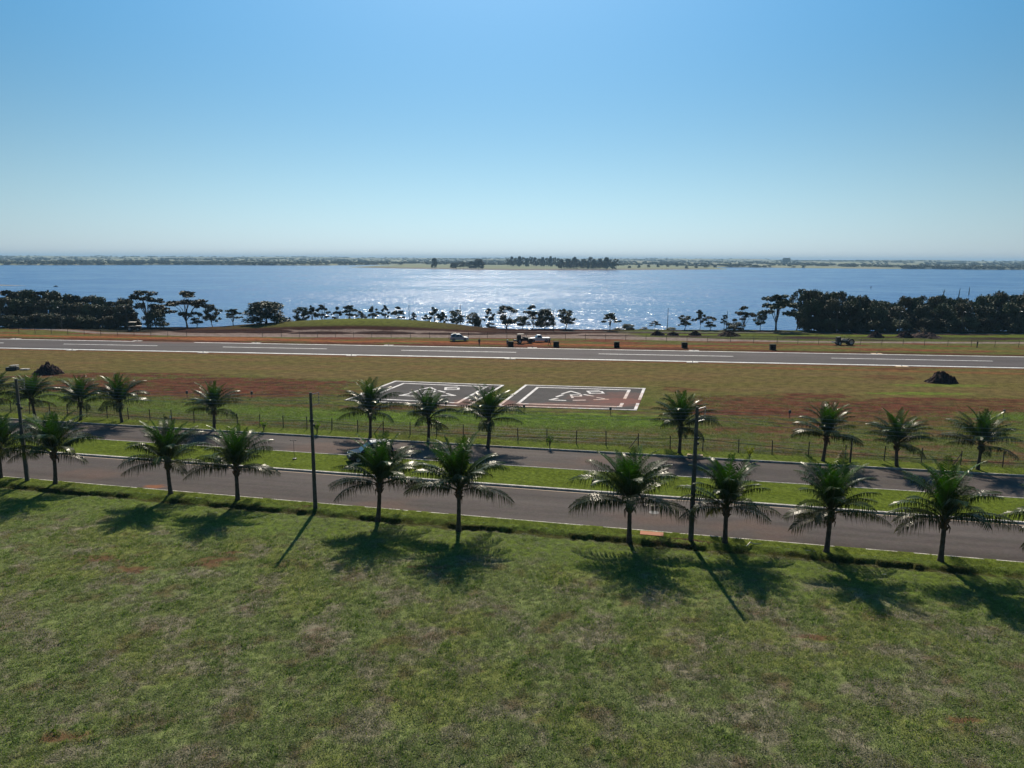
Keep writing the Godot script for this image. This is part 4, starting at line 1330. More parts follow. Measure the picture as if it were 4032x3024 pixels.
func build_poles() -> void:
	var ps := [[-43.9, -63.1, 9.4, "concrete utility pole near the left edge beside the near road"], [-15.9, -56.1, 9.6, "concrete utility pole left of the dark car beside the near road"], [13.0, -49.7, 9.9, "concrete utility pole on the right beside the near road"]]
	for p in ps:
		var t := thing("utility_pole", p[3], "pole", Vector3(p[0], -0.05, p[1]), 0.22, "concrete poles along the near road")
		var h: float = p[2]
		var b := MB.new()
		# double T section: a flat tapered shaft with chamfered corners
		var lo := [0.17, 0.13]; var hi := [0.10, 0.08]
		var prev := []
		for k in 13:
			var q := float(k) / 12.0
			var w: float = lerpf(lo[0], hi[0], q); var d: float = lerpf(lo[1], hi[1], q)
			var y := -0.4 + (h + 0.4) * q
			var c := 0.03
			var ring := [Vector3(w - c, y, d), Vector3(w, y, d - c), Vector3(w, y, -d + c), Vector3(w - c, y, -d), Vector3(-w + c, y, -d), Vector3(-w, y, -d + c), Vector3(-w, y, d - c), Vector3(-w + c, y, d)]
			if prev:
				for j in 8: b.quad(prev[j], prev[(j + 1) % 8], ring[(j + 1) % 8], ring[j])
			prev = ring
		for j in range(1, 7): b.tri(prev[0], prev[j], prev[j + 1])
		put(b.mesh(), "shaft", M.pole_concrete, t)
		# secondary rack standing off the shaft
		b = MB.new()
		b.tube([Vector3(0.08, h - 0.15, 0), Vector3(0.62, h - 0.02, 0)], [0.03, 0.025], 6)
		b.tube([Vector3(0.08, h - 1.05, 0), Vector3(0.62, h - 0.92, 0)], [0.025, 0.02], 6)
		b.tube([Vector3(0.62, h + 0.02, 0), Vector3(0.62, h - 0.98, 0)], [0.022], 6)
		put(b.mesh(), "bracket", M.steel, t)
		for k in 4:
			b = MB.new()
			b.lathe(Vector3(0.62, h - 0.14 - 0.24 * k, 0), Vector3.UP, [[-0.05, 0.0], [-0.05, 0.05], [-0.015, 0.03], [0.015, 0.03], [0.05, 0.05], [0.05, 0.0]], 8)
			put(b.mesh(), "insulator", M.dark_iron, t)
		b = MB.new()
		b.box(Vector3(-0.16, h - 2.35, 0.08), Vector3(0.16, h - 2.15, 0.22), 0.02)
		b.box(Vector3(0.10, h - 2.75, -0.06), Vector3(0.26, h - 2.55, 0.06), 0.02)
		put(b.mesh(), "cable_clamp", M.dark_iron, t)
	# wires: the poles carry on beyond both edges of the picture
	var ends := [[-72.6, -69.6, 9.4], [-43.9, -63.1, 9.4], [-15.9, -56.1, 9.6], [13.0, -49.7, 9.9], [41.6, -43.3, 9.9]]
	var names := ["uppermost thin overhead wire on the concrete poles", "second thin overhead wire from the top on the concrete poles", "third thin overhead wire from the top on the concrete poles", "fourth thin overhead wire, lowest on the pole brackets"]
	for k in 5:
		var path := []
		for s in ends.size() - 1:
			var a := Vector3(ends[s][0] + 0.6, ends[s][2] - 0.19 - 0.24 * k, ends[s][1])
			var b := Vector3(ends[s + 1][0] + 0.6, ends[s + 1][2] - 0.19 - 0.24 * k, ends[s + 1][1])
			if k == 4:
				a = Vector3(ends[s][0], ends[s][2] - 2.25, ends[s][1] + 0.24)
				b = Vector3(ends[s + 1][0], ends[s + 1][2] - 2.25, ends[s + 1][1] + 0.24)
			for j in 12:
				var q := j / 12.0
				path.append(a.lerp(b, q) - Vector3(0, 4.0 * q * (1.0 - q) * (0.42 + 0.03 * k), 0))
			if s == ends.size() - 2: path.append(b)
		var m := MB.new()
		m.tube(path, [0.008 if k < 4 else 0.016], 4, false)
		var o := put(m.mesh(), "overhead_wire" if k < 4 else "overhead_cable", M.wire if k < 4 else M.cable)
		tag(o, names[k] if k < 4 else "thick black cable hung lower on the concrete poles", "wire", "overhead wires")
	# lamp posts along the lake road
	var lp := [[-147.4, -211.6, 5.9], [-127.1, -203.7, 6.0], [-110.0, -206.3, 6.2], [-76.1, -219.1, 5.6], [-57.6, -222.1, 5.9], [-31.7, -222.5, 5.6], [-15.5, -216.4, 5.9], [-1.8, -206.4, 6.1], [11.6, -205.3, 5.8], [45.1, -210.0, 6.2], [62.0, -209.0, 5.6], [74.6, -205.0, 4.6], [90.9, -202.5, 5.8], [108.9, -203.3, 6.0], [127.0, -204.2, 5.9], [143.3, -204.9, 6.1]]
	var where := ["leftmost, before the left wood", "second from the left, before the left wood", "third from the left, at the left wood's end", "in front of the round dark tree", "left of the mound's crest", "on the mound's crest against the glitter", "on the mound's right slope", "left of the pickup", "just right of the pickup", "alone over the open water", "short one beside the thin flat tree", "at the big umbrella tree", "leftmost before the right wood", "second before the right wood", "third before the right wood", "last one before the right wood at the edge"]
	for k in lp.size():
		var p = lp[k]
		var y := bank_height(p[0], p[1], 0)
		var t := thing("lamp_post", "thin grey lamp post by the lake, " + where[k], "lamp post", Vector3(p[0], y, p[1]), 0.0, "lamp posts along the lake road")
		var h: float = p[2] + (0.0 if y > -0.5 else -y * 0.8)
		var b := MB.new()
		b.tube([Vector3(0, -0.3, 0), Vector3(0, h * 0.5, 0), Vector3(0, h, 0)], [0.11, 0.09, 0.06], 7)
		put(b.mesh(), "shaft", M.pole_concrete, t)
		b = MB.new()
		b.tube([Vector3(0, h - 0.05, 0), Vector3(0, h + 0.10, 0.5), Vector3(0, h + 0.12, 0.9)], [0.035, 0.03, 0.03], 5)
		b.box(Vector3(-0.12, h + 0.08, 0.8), Vector3(0.12, h + 0.16, 1.3), 0.02)
		put(b.mesh(), "lamp_arm", M.steel, t)

# ================================================================ vehicles and machines
func wheel(t: Node3D, at: Vector3, r: float, w: float) -> void:
	var b := MB.new()
	b.lathe(Vector3(0, 0, -w / 2), Vector3(0, 0, 1), [[0.0, r * 0.62], [0.0, r * 0.93], [w * 0.15, r], [w * 0.85, r], [w, r * 0.93], [w, r * 0.62]], 20)
	var o := put(b.mesh(), "tyre", M.tyre, t)
	o.name = "wheel"
	o.position = at
	b = MB.new()
	for s in [-1.0, 1.0]:
		b.lathe(Vector3(0, 0, s * w * 0.42), Vector3(0, 0, s), [[0.0, r * 0.64], [0.02, r * 0.58], [-0.02, r * 0.2], [0.02, 0.0]], 14)
	put(b.mesh(), "rim", M.rim, o)

func car(label: String, called: String, at: Vector3, turn: float, paint: Material, kind: String) -> Node3D:
	# points along +x; origin on the ground at its middle
	var t := thing(called, label, "car" if kind != "pickup" else "pickup truck", at, turn)
	var hw := 0.90
	var L := 2.25
	var b := MB.new()
	var low: Array
	var cab: Array
	var glass_x: Array
	if kind == "pickup":
		L = 2.6
		low = [[-2.55, 0.42, 0.84], [-2.6, 0.55, 0.88], [-2.6, 1.0, 0.88], [-2.5, 1.05, 0.86], [-0.55, 1.05, 0.88], [1.15, 1.06, 0.87], [2.3, 0.96, 0.80], [2.55, 0.82, 0.76], [2.6, 0.5, 0.78], [2.45, 0.36, 0.80], [-2.3, 0.36, 0.82]]
		cab = [[-0.6, 1.04, 0.82], [-0.42, 1.66, 0.66], [-0.2, 1.74, 0.63], [0.45, 1.74, 0.63], [0.62, 1.68, 0.65], [1.2, 1.05, 0.80]]
	else:
		low = [[-2.2, 0.42, 0.82], [-2.27, 0.6, 0.88], [-2.24, 0.95, 0.89], [-1.9, 1.06, 0.88], [1.05, 1.04, 0.88], [1.95, 0.94, 0.82], [2.2, 0.78, 0.76], [2.25, 0.5, 0.78], [2.1, 0.34, 0.82], [-2.0, 0.34, 0.84]]
		cab = [[-2.2, 1.02, 0.83], [-1.98, 1.60, 0.68], [-1.7, 1.72, 0.63], [0.05, 1.74, 0.63], [0.3, 1.66, 0.66], [1.15, 1.02, 0.80]]
	b.prism(low)
	var body := put(b.mesh(), "body", paint, t)
	b = MB.new()
	b.prism(cab)
	put(b.mesh(), "cabin", paint, t)
	# glass: panes set just proud of the cabin's slopes
	var pane := func(called2: String, q: Array) -> void:
		var m := MB.new()
		var nrm: Vector3 = (q[1] - q[0]).cross(q[2] - q[0]).normalized() * 0.012
		if nrm.dot(q[0] - Vector3(0, 1.2, 0)) < 0: nrm = -nrm
		m.quad(q[0] + nrm, q[1] + nrm, q[2] + nrm, q[3] + nrm)
		put(m.mesh(), called2, M.car_glass, t)
	var f0 = cab[cab.size() - 1]; var f1 = cab[cab.size() - 2]
	var r0 = cab[0]; var r1 = cab[1]
	var mixp := func(a, c, k: float, zz: float) -> Vector3: return Vector3(lerpf(a[0], c[0], k), lerpf(a[1], c[1], k), zz * lerpf(a[2], c[2], k))
	pane.call("windscreen", [mixp.call(f0, f1, 0.10, -0.9), mixp.call(f0, f1, 0.10, 0.9), mixp.call(f0, f1, 0.94, 0.9), mixp.call(f0, f1, 0.94, -0.9)])
	pane.call("rear_window", [mixp.call(r0, r1, 0.25, -0.86), mixp.call(r0, r1, 0.25, 0.86), mixp.call(r0, r1, 0.92, 0.86), mixp.call(r0, r1, 0.92, -0.86)])
	var spans := [[-0.35, 0.55]] if kind == "pickup" else [[-1.85, -1.0], [-0.92, -0.02], [0.06, 0.80]]
	for s in [-1.0, 1.0]:
		for w in spans:
			var top_w: float = minf(w[1], f1[0] - 0.08) if w[1] > f1[0] else w[1]
			pane.call("side_window", [Vector3(w[0], 1.12, s * 0.80), Vector3(w[1], 1.12, s * 0.79), Vector3(top_w, 1.60, s * 0.675), Vector3(maxf(w[0], r1[0] + 0.1), 1.60, s * 0.675)])
		b = MB.new()
		b.box(Vector3(2.02 if kind != "pickup" else 2.38, 0.66, s * 0.62 - 0.15), Vector3(2.24 if kind != "pickup" else 2.58, 0.82, s * 0.62 + 0.15), 0.03)
		put(b.mesh(), "headlight", M.lamp_glass, t)
		b = MB.new()
		b.box(Vector3(-2.29 if kind != "pickup" else -2.63, 0.72, s * 0.74 - 0.09), Vector3(-2.2 if kind != "pickup" else -2.55, 0.98, s * 0.74 + 0.09), 0.02)
		put(b.mesh(), "tail_light", M.tail_lamp, t)
		b = MB.new()
		b.box(Vector3(0.72, 1.05, s * 0.98 - 0.10), Vector3(0.86, 1.20, s * 0.98 + 0.10), 0.03)
		put(b.mesh(), "mirror", paint, t)
		var base := 1.38 if kind != "pickup" else 1.62
		wheel(t, Vector3(base, 0.35, s * 0.78), 0.35, 0.23)
		wheel(t, Vector3(-base, 0.35, s * 0.78), 0.35, 0.23)
	b = MB.new()
	b.box(Vector3(-L - 0.06, 0.38, -0.80), Vector3(-L + 0.08, 0.56, 0.80), 0.03)
	put(b.mesh(), "bumper", M.dark_iron, t)
	b = MB.new()
	b.box(Vector3(L - 0.10, 0.36, -0.78), Vector3(L + 0.05, 0.54, 0.78), 0.03)
	put(b.mesh(), "bumper", M.dark_iron, t)
	return t

func build_vehicles() -> void:
	# dark car with a roof rack on the median edge, nose towards lower left
	var t := car("glossy dark car with pale roof rack behind a palm on the median edge", "parked_car", Vector3(-14.2, 0.0, -70.6), PI - 0.36 + TAU * 0.0 + 0.0, M.car_black, "suv")
	t.rotation.y = PI + 0.36
	var b := MB.new()
	for s in [-0.56, 0.56]: b.tube([Vector3(-1.75, 1.80, s), Vector3(0.05, 1.82, s)], [0.03], 6)
	for x in [-1.7, -1.3, -0.9, -0.5, -0.1]: b.box(Vector3(x - 0.02, 1.79, -0.56), Vector3(x + 0.02, 1.83, 0.56))
	for s in [-0.56, 0.56]:
		for x in [-1.6, -0.1]: b.box(Vector3(x - 0.04, 1.70, s - 0.03), Vector3(x + 0.04, 1.80, s + 0.03))
	put(b.mesh(), "roof_rack", M.rack, t)
	b = MB.new()
	b.box(Vector3(-1.72, 1.835, -0.54), Vector3(0.02, 1.90, 0.54), 0.02)
	put(b.mesh(), "roof_tray", M.rack, t)

	t = car("pale silver car with load on its roof on the orange dirt strip", "pale_car", Vector3(-13.1, -0.03, -178.2), 0.12, M.car_silver, "suv")
	b = MB.new()
	b.box(Vector3(-1.5, 1.74, -0.5), Vector3(-0.7, 1.95, 0.5), 0.06)
	put(b.mesh(), "roof_load", M.canopy_pale, t)
	t = car("white pickup parked beyond the runway beside a dark machine", "pickup_truck", Vector3(6.7, -0.03, -177.2), PI + 0.15, M.car_white, "pickup")
	machine("dark low work machine with seat and drum left of the white pickup", "compactor", Vector3(2.8, -0.03, -174.2), 0.2, false)
	machine("dark work tractor with pale engine and big black rear wheel by far track", "work_tractor", Vector3(79.6, -0.03, -173.3), 0.06, true)
	# small machine under a pale canopy at the left wood
	var at := Vector3(-104.7, bank_height(-104.7, -200.0, 0), -200.0)
	t = thing("canopy_machine", "small machine with pale canopy roof in front of the left wood", "machine", at, 0.1)
	b = MB.new()
	b.box(Vector3(-1.5, 0.5, -0.6), Vector3(1.7, 1.25, 0.6), 0.08)
	put(b.mesh(), "body", M.machine, t)
	b = MB.new()
	for x in [-0.9, 0.2]:
		for z in [-0.5, 0.5]: b.tube([Vector3(x, 1.2, z), Vector3(x, 2.35, z)], [0.035], 5)
	put(b.mesh(), "canopy_post", M.machine, t)
	b = MB.new()
	b.box(Vector3(-1.25, 2.33, -0.75), Vector3(0.55, 2.43, 0.75), 0.03)
	put(b.mesh(), "canopy", M.canopy_pale, t)
	b = MB.new()
	b.box(Vector3(0.5, 1.28, -0.55), Vector3(1.9, 1.40, 0.55), 0.03)
	put(b.mesh(), "hood", M.canopy_pale, t)
	for x in [-1.0, 1.2]:
		for z in [-0.72, 0.72]: wheel(t, Vector3(x, 0.45 if x > 0 else 0.6, z), 0.45 if x > 0 else 0.6, 0.3)

func machine(label: String, called: String, at: Vector3, turn: float, big: bool) -> void:
	var t := thing(called, label, "machine", at, turn)
	var b := MB.new()
	b.prism([[-1.6, 0.55, 0.45], [-1.65, 1.2, 0.45], [-0.4, 1.25, 0.5], [-0.2, 1.0, 0.5], [1.5, 1.0, 0.4], [1.6, 0.55, 0.4]])
	put(b.mesh(), "chassis", M.machine, t)
	b = MB.new()
	b.prism([[-1.7, 1.15, 0.42], [-1.65, 1.95, 0.40], [-0.75, 1.98, 0.40], [-0.7, 1.2, 0.42]])
	put(b.mesh(), "cab", M.machine, t)
	b = MB.new()
	b.prism([[-0.4, 1.2, 0.36], [-0.3, 1.55, 0.34], [0.9, 1.42, 0.32], [1.05, 1.0, 0.34], [0.2, 1.0, 0.36]])
	put(b.mesh(), "engine_cover", M.machine_pale if big else M.machine, t)
	b = MB.new()
	b.tube([Vector3(0.2, 1.4, 0.1), Vector3(0.25, 2.0, 0.1)], [0.05], 6)
	put(b.mesh(), "exhaust", M.machine, t)
	b = MB.new()
	b.prism([[-2.5, 0.55, 0.75], [-2.45, 0.95, 0.75], [-1.9, 0.85, 0.7], [-1.7, 0.62, 0.7]])
	put(b.mesh(), "front_blade", M.machine_pale if big else M.machine, t)
	if big:
		for z in [-0.62, 0.62]:
			wheel(t, Vector3(1.7, 0.78, z), 0.78, 0.42)
			wheel(t, Vector3(-1.1, 0.5, z), 0.5, 0.3)
	else:
		b = MB.new()
		b.lathe(Vector3(1.5, 0.6, -0.8), Vector3(0, 0, 1), [[0, 0.0], [0, 0.6], [1.6, 0.6], [1.6, 0.0]], 22)
		put(b.mesh(), "drum", M.dark_iron, t)
		for z in [-0.6, 0.6]: wheel(t, Vector3(-1.1, 0.55, z), 0.55, 0.34)
		b = MB.new()
		for x in [-1.4, -0.2]:
			for z in [-0.5, 0.5]: b.tube([Vector3(x, 1.1, z), Vector3(x, 2.2, z)], [0.03], 5)
		b.box(Vector3(-1.6, 2.18, -0.62), Vector3(0.0, 2.26, 0.62), 0.02)
		put(b.mesh(), "roll_frame", M.machine, t)

# ================================================================ people
func seg(p: Vector3, a: Vector3, b: Vector3, ra: float, rb: float) -> float:
	var ab := b - a
	var t := clampf((p - a).dot(ab) / maxf(ab.length_squared(), 1e-9), 0, 1)
	return (p - a - ab * t).length() - lerpf(ra, rb, t)

func nets(out: MB, bones: Array, cell: float, blend: float) -> void:
	var lo := Vector3.INF; var hi := -Vector3.INF
	for q in bones:
		var r: float = maxf(q[2], q[3]) + cell * 2.0
		for e in [q[0], q[1]]:
			lo = lo.min(e - Vector3.ONE * r); hi = hi.max(e + Vector3.ONE * r)
	var n := Vector3i(((hi - lo) / cell).ceil()) + Vector3i.ONE
	var f := PackedFloat32Array()
	f.resize(n.x * n.y * n.z)
	var k := 0
	for z in n.z:
		for y in n.y:
			for x in n.x:
				var p := lo + Vector3(x, y, z) * cell
				var d := 1e9
				for q in bones:
					var e := seg(p, q[0], q[1], q[2], q[3])
					var h := clampf(0.5 + 0.5 * (d - e) / blend, 0, 1)
					d = lerpf(d, e, h) - blend * h * (1.0 - h)
				f[k] = d
				k += 1
	var at := {}
	var base := out.v.size()
	var sx := 1; var sy := n.x; var sz := n.x * n.y
	for z in n.z - 1:
		for y in n.y - 1:
			for x in n.x - 1:
				var o := x + y * sy + z * sz
				var mask := 0
				for c in 8:
					if f[o + (c & 1) * sx + ((c >> 1) & 1) * sy + ((c >> 2) & 1) * sz] < 0: mask |= 1 << c
				if mask == 0 or mask == 255: continue
				var sum := Vector3.ZERO; var cnt := 0
				for e in [[0, 1], [2, 3], [4, 5], [6, 7], [0, 2], [1, 3], [4, 6], [5, 7], [0, 4], [1, 5], [2, 6], [3, 7]]:
					var a: int = e[0]; var b: int = e[1]
					if ((mask >> a) & 1) == ((mask >> b) & 1): continue
					var fa := f[o + (a & 1) * sx + ((a >> 1) & 1) * sy + ((a >> 2) & 1) * sz]
					var fb := f[o + (b & 1) * sx + ((b >> 1) & 1) * sy + ((b >> 2) & 1) * sz]
					var t := fa / (fa - fb)
					sum += Vector3(a & 1, (a >> 1) & 1, (a >> 2) & 1).lerp(Vector3(b & 1, (b >> 1) & 1, (b >> 2) & 1), t)
					cnt += 1
				var p := lo + (Vector3(x, y, z) + sum / cnt) * cell
				at[o] = out.v.size()
				var best := 1e9; var col := Color.WHITE
				for q in bones:
					var d := seg(p, q[0], q[1], q[2], q[3])
					if d < best:
						best = d; col = q[4]
				out.v.append(p); out.c.append(col)
	for z in range(1, n.z - 1):
		for y in range(1, n.y - 1):
			for x in range(1, n.x - 1):
				var o := x + y * sy + z * sz
				for ax in 3:
					var st: int = [sx, sy, sz][ax]
					if (f[o] < 0) == (f[o + st] < 0): continue
					var u: int = [sy, sz, sx][ax]; var w: int = [sz, sx, sy][ax]
					var q := [at.get(o, -1), at.get(o - u, -1), at.get(o - u - w, -1), at.get(o - w, -1)]
					if q.min() < 0: continue
					if f[o] < 0: out.i.append_array(PackedInt32Array([q[0], q[1], q[2], q[0], q[2], q[3]]))
					else: out.i.append_array(PackedInt32Array([q[0], q[2], q[1], q[0], q[3], q[2]]))

func person(label: String, at: Vector3, turn: float, stride: float, shirt: Color, trousers: Color, hat: Color, bend := 0.0) -> void:
	var skin := Color(0.22, 0.12, 0.075)
	var boot := Color(0.03, 0.025, 0.02)
	var t := thing("person", label, "person", at, turn, "workers beside the runway")
	var hip := Vector3(0, 0.92, 0)
	var chest := Vector3(bend * 0.5, 1.34, 0)
	var neck := chest + Vector3(bend * 0.2, 0.16, 0)
	var bones := [[hip, chest, 0.145, 0.165, shirt], [hip + Vector3(0, 0, -0.07), hip + Vector3(0, 0, 0.07), 0.13, 0.13, trousers], [chest + Vector3(0, 0.06, -0.16), chest + Vector3(0, 0.06, 0.16), 0.075, 0.075, shirt], [chest, neck, 0.09, 0.055, skin]]
	var hands := []
	for s in [-1.0, 1.0]:
		var sw: float = stride * s
		var knee := Vector3(0.22 * sw + 0.03, 0.50, 0.10 * s)
		var ank := Vector3(0.42 * sw - (0.10 * absf(stride) if sw < 0 else 0.0), 0.10, 0.10 * s)
		bones.append([hip + Vector3(0, -0.04, 0.09 * s), knee, 0.095, 0.062, trousers])
		bones.append([knee, ank, 0.062, 0.045, trousers])
		bones.append([ank + Vector3(-0.04, -0.05, 0), ank + Vector3(0.15, -0.06, 0.01 * s), 0.048, 0.036, boot])
		var sh := chest + Vector3(0, 0.07, 0.19 * s)
		var el := sh + Vector3(-0.16 * sw + 0.02, -0.28, 0.05 * s)
		var wr := el + Vector3(-0.02 * sw + 0.10, -0.23, 0.0)
		bones.append([sh, el, 0.055, 0.042, shirt])
		bones.append([el, wr, 0.042, 0.030, skin])
		hands.append([wr, (wr - el).normalized(), s])
	var b := MB.new()
	nets(b, bones, 0.03, 0.05)
	for h in hands:
		var wr: Vector3 = h[0]; var d: Vector3 = h[1]
		var side := Vector3(0, 0, 1).cross(d).normalized()
		var fb := [[wr - d * 0.03, wr + d * 0.07, 0.024, 0.030, skin]]
		for k in 4:
			var root: Vector3 = wr + d * 0.08 + side * (k - 1.5) * 0.021
			var len: float = [0.065, 0.078, 0.072, 0.055][k]
			var mid := root + d * len * 0.55
			fb.append([root - d * 0.02, mid, 0.0095, 0.009, skin])
			fb.append([mid, mid + (d + Vector3(0, 0, -h[2] * 0.6)).normalized() * len * 0.55, 0.009, 0.008, skin])
		var th: Vector3 = wr + d * 0.02 + side * 0.03
		fb.append([th, th + (d + side * 0.8).normalized() * 0.06, 0.012, 0.009, skin])
		nets(b, fb, 0.007, 0.006)
	var hc := neck + Vector3(0.02 + bend * 0.05, 0.13, 0)
	nets(b, [[hc + Vector3(0, 0.03, 0), hc + Vector3(0.015, -0.04, 0), 0.090, 0.072, skin], [hc + Vector3(0.085, 0.0, 0), hc + Vector3(0.10, -0.025, 0), 0.010, 0.015, skin], [hc + Vector3(0, 0, -0.082), hc + Vector3(0, -0.03, -0.082), 0.014, 0.012, skin], [hc + Vector3(0, 0, 0.082), hc + Vector3(0, -0.03, 0.082), 0.014, 0.012, skin], [hc + Vector3(0.05, -0.075, 0), hc + Vector3(0.06, -0.08, 0), 0.03, 0.025, skin], [neck - Vector3(0, 0.03, 0), hc, 0.055, 0.05, skin]], 0.014, 0.015)
	b.normals()
	put(b.mesh(), "body", M.person_mat, t)
	b = MB.new()
	b.col = hat
	b.lathe(hc + Vector3(0, 0.035, 0), Vector3.UP, [[0.0, 0.155 if hat.r > 0.3 else 0.098], [0.008, 0.098], [0.06, 0.085], [0.085, 0.04], [0.09, 0.0]], 14)
	put(b.mesh(), "hat" if hat.r > 0.3 else "hair", M.person_mat, t)

func build_people() -> void:
	person("worker in dark clothes standing near the far runway edge", Vector3(-7.7, -0.03, -168.6), 1.9, 0.12, Color(0.04, 0.035, 0.035), Color(0.03, 0.035, 0.05), Color(0.02, 0.015, 0.012))
	person("worker with pale hat beside the leftmost dark turf stack", Vector3(-1.1, -0.02, -166.1), 1.2, 0.1, Color(0.05, 0.07, 0.10), Color(0.03, 0.05, 0.05), Color(0.75, 0.76, 0.8))
	person("worker walking left behind the white pickup's rear", Vector3(8.8, -0.03, -169.9), PI - 0.2, 0.8, Color(0.035, 0.035, 0.04), Color(0.025, 0.03, 0.045), Color(0.02, 0.015, 0.012), 0.1)
	person("worker in dark clothes standing at the far fence on the right", Vector3(109.1, -0.03, -168.8), 2.4, 0.35, Color(0.03, 0.03, 0.035), Color(0.025, 0.025, 0.03), Color(0.02, 0.02, 0.02))

# ================================================================ small things
func mound(label: String, x: float, z: float, w: float, h: float, seed_: int, tone: Color, y := -0.05) -> void:
	var b := MB.new()
	var n := 44
	var nz := FastNoiseLite.new()
	nz.seed = seed_
	nz.frequency = 0.55
	for j in n + 1:
		for k in n + 1:
			var p := Vector2(float(k) / n * 2 - 1, float(j) / n * 2 - 1)
			var r := p.length() + 0.18 * nz.get_noise_2d(p.x * 3, p.y * 3)
			var hh := h * pow(clampf(1.0 - r, 0, 1), 0.8) * (1.0 + 0.5 * nz.get_noise_2d(p.x * 7 + 9, p.y * 7)) + 0.25 * nz.get_noise_2d(p.x * 22, p.y * 22) * clampf((1.0 - r) * 4.0, 0, 1)
			b.v.append(Vector3(p.x * w * 0.5, hh - 0.04, p.y * w * 0.34))
			b.c.append(tone * (0.9 + 0.5 * nz.get_noise_2d(p.x * 12, p.y * 12)))
	for j in n:
		for k in n:
			var a := j * (n + 1) + k
			b.i.append_array(PackedInt32Array([a, a + 1, a + n + 2, a, a + n + 2, a + n + 1]))
	b.face_up()
	var o := put(b.mesh(), "earth_mound", M.loose_soil)
	o.position = Vector3(x, y, z)
	tag(o, label, "earth mound", "mounds of dumped earth")

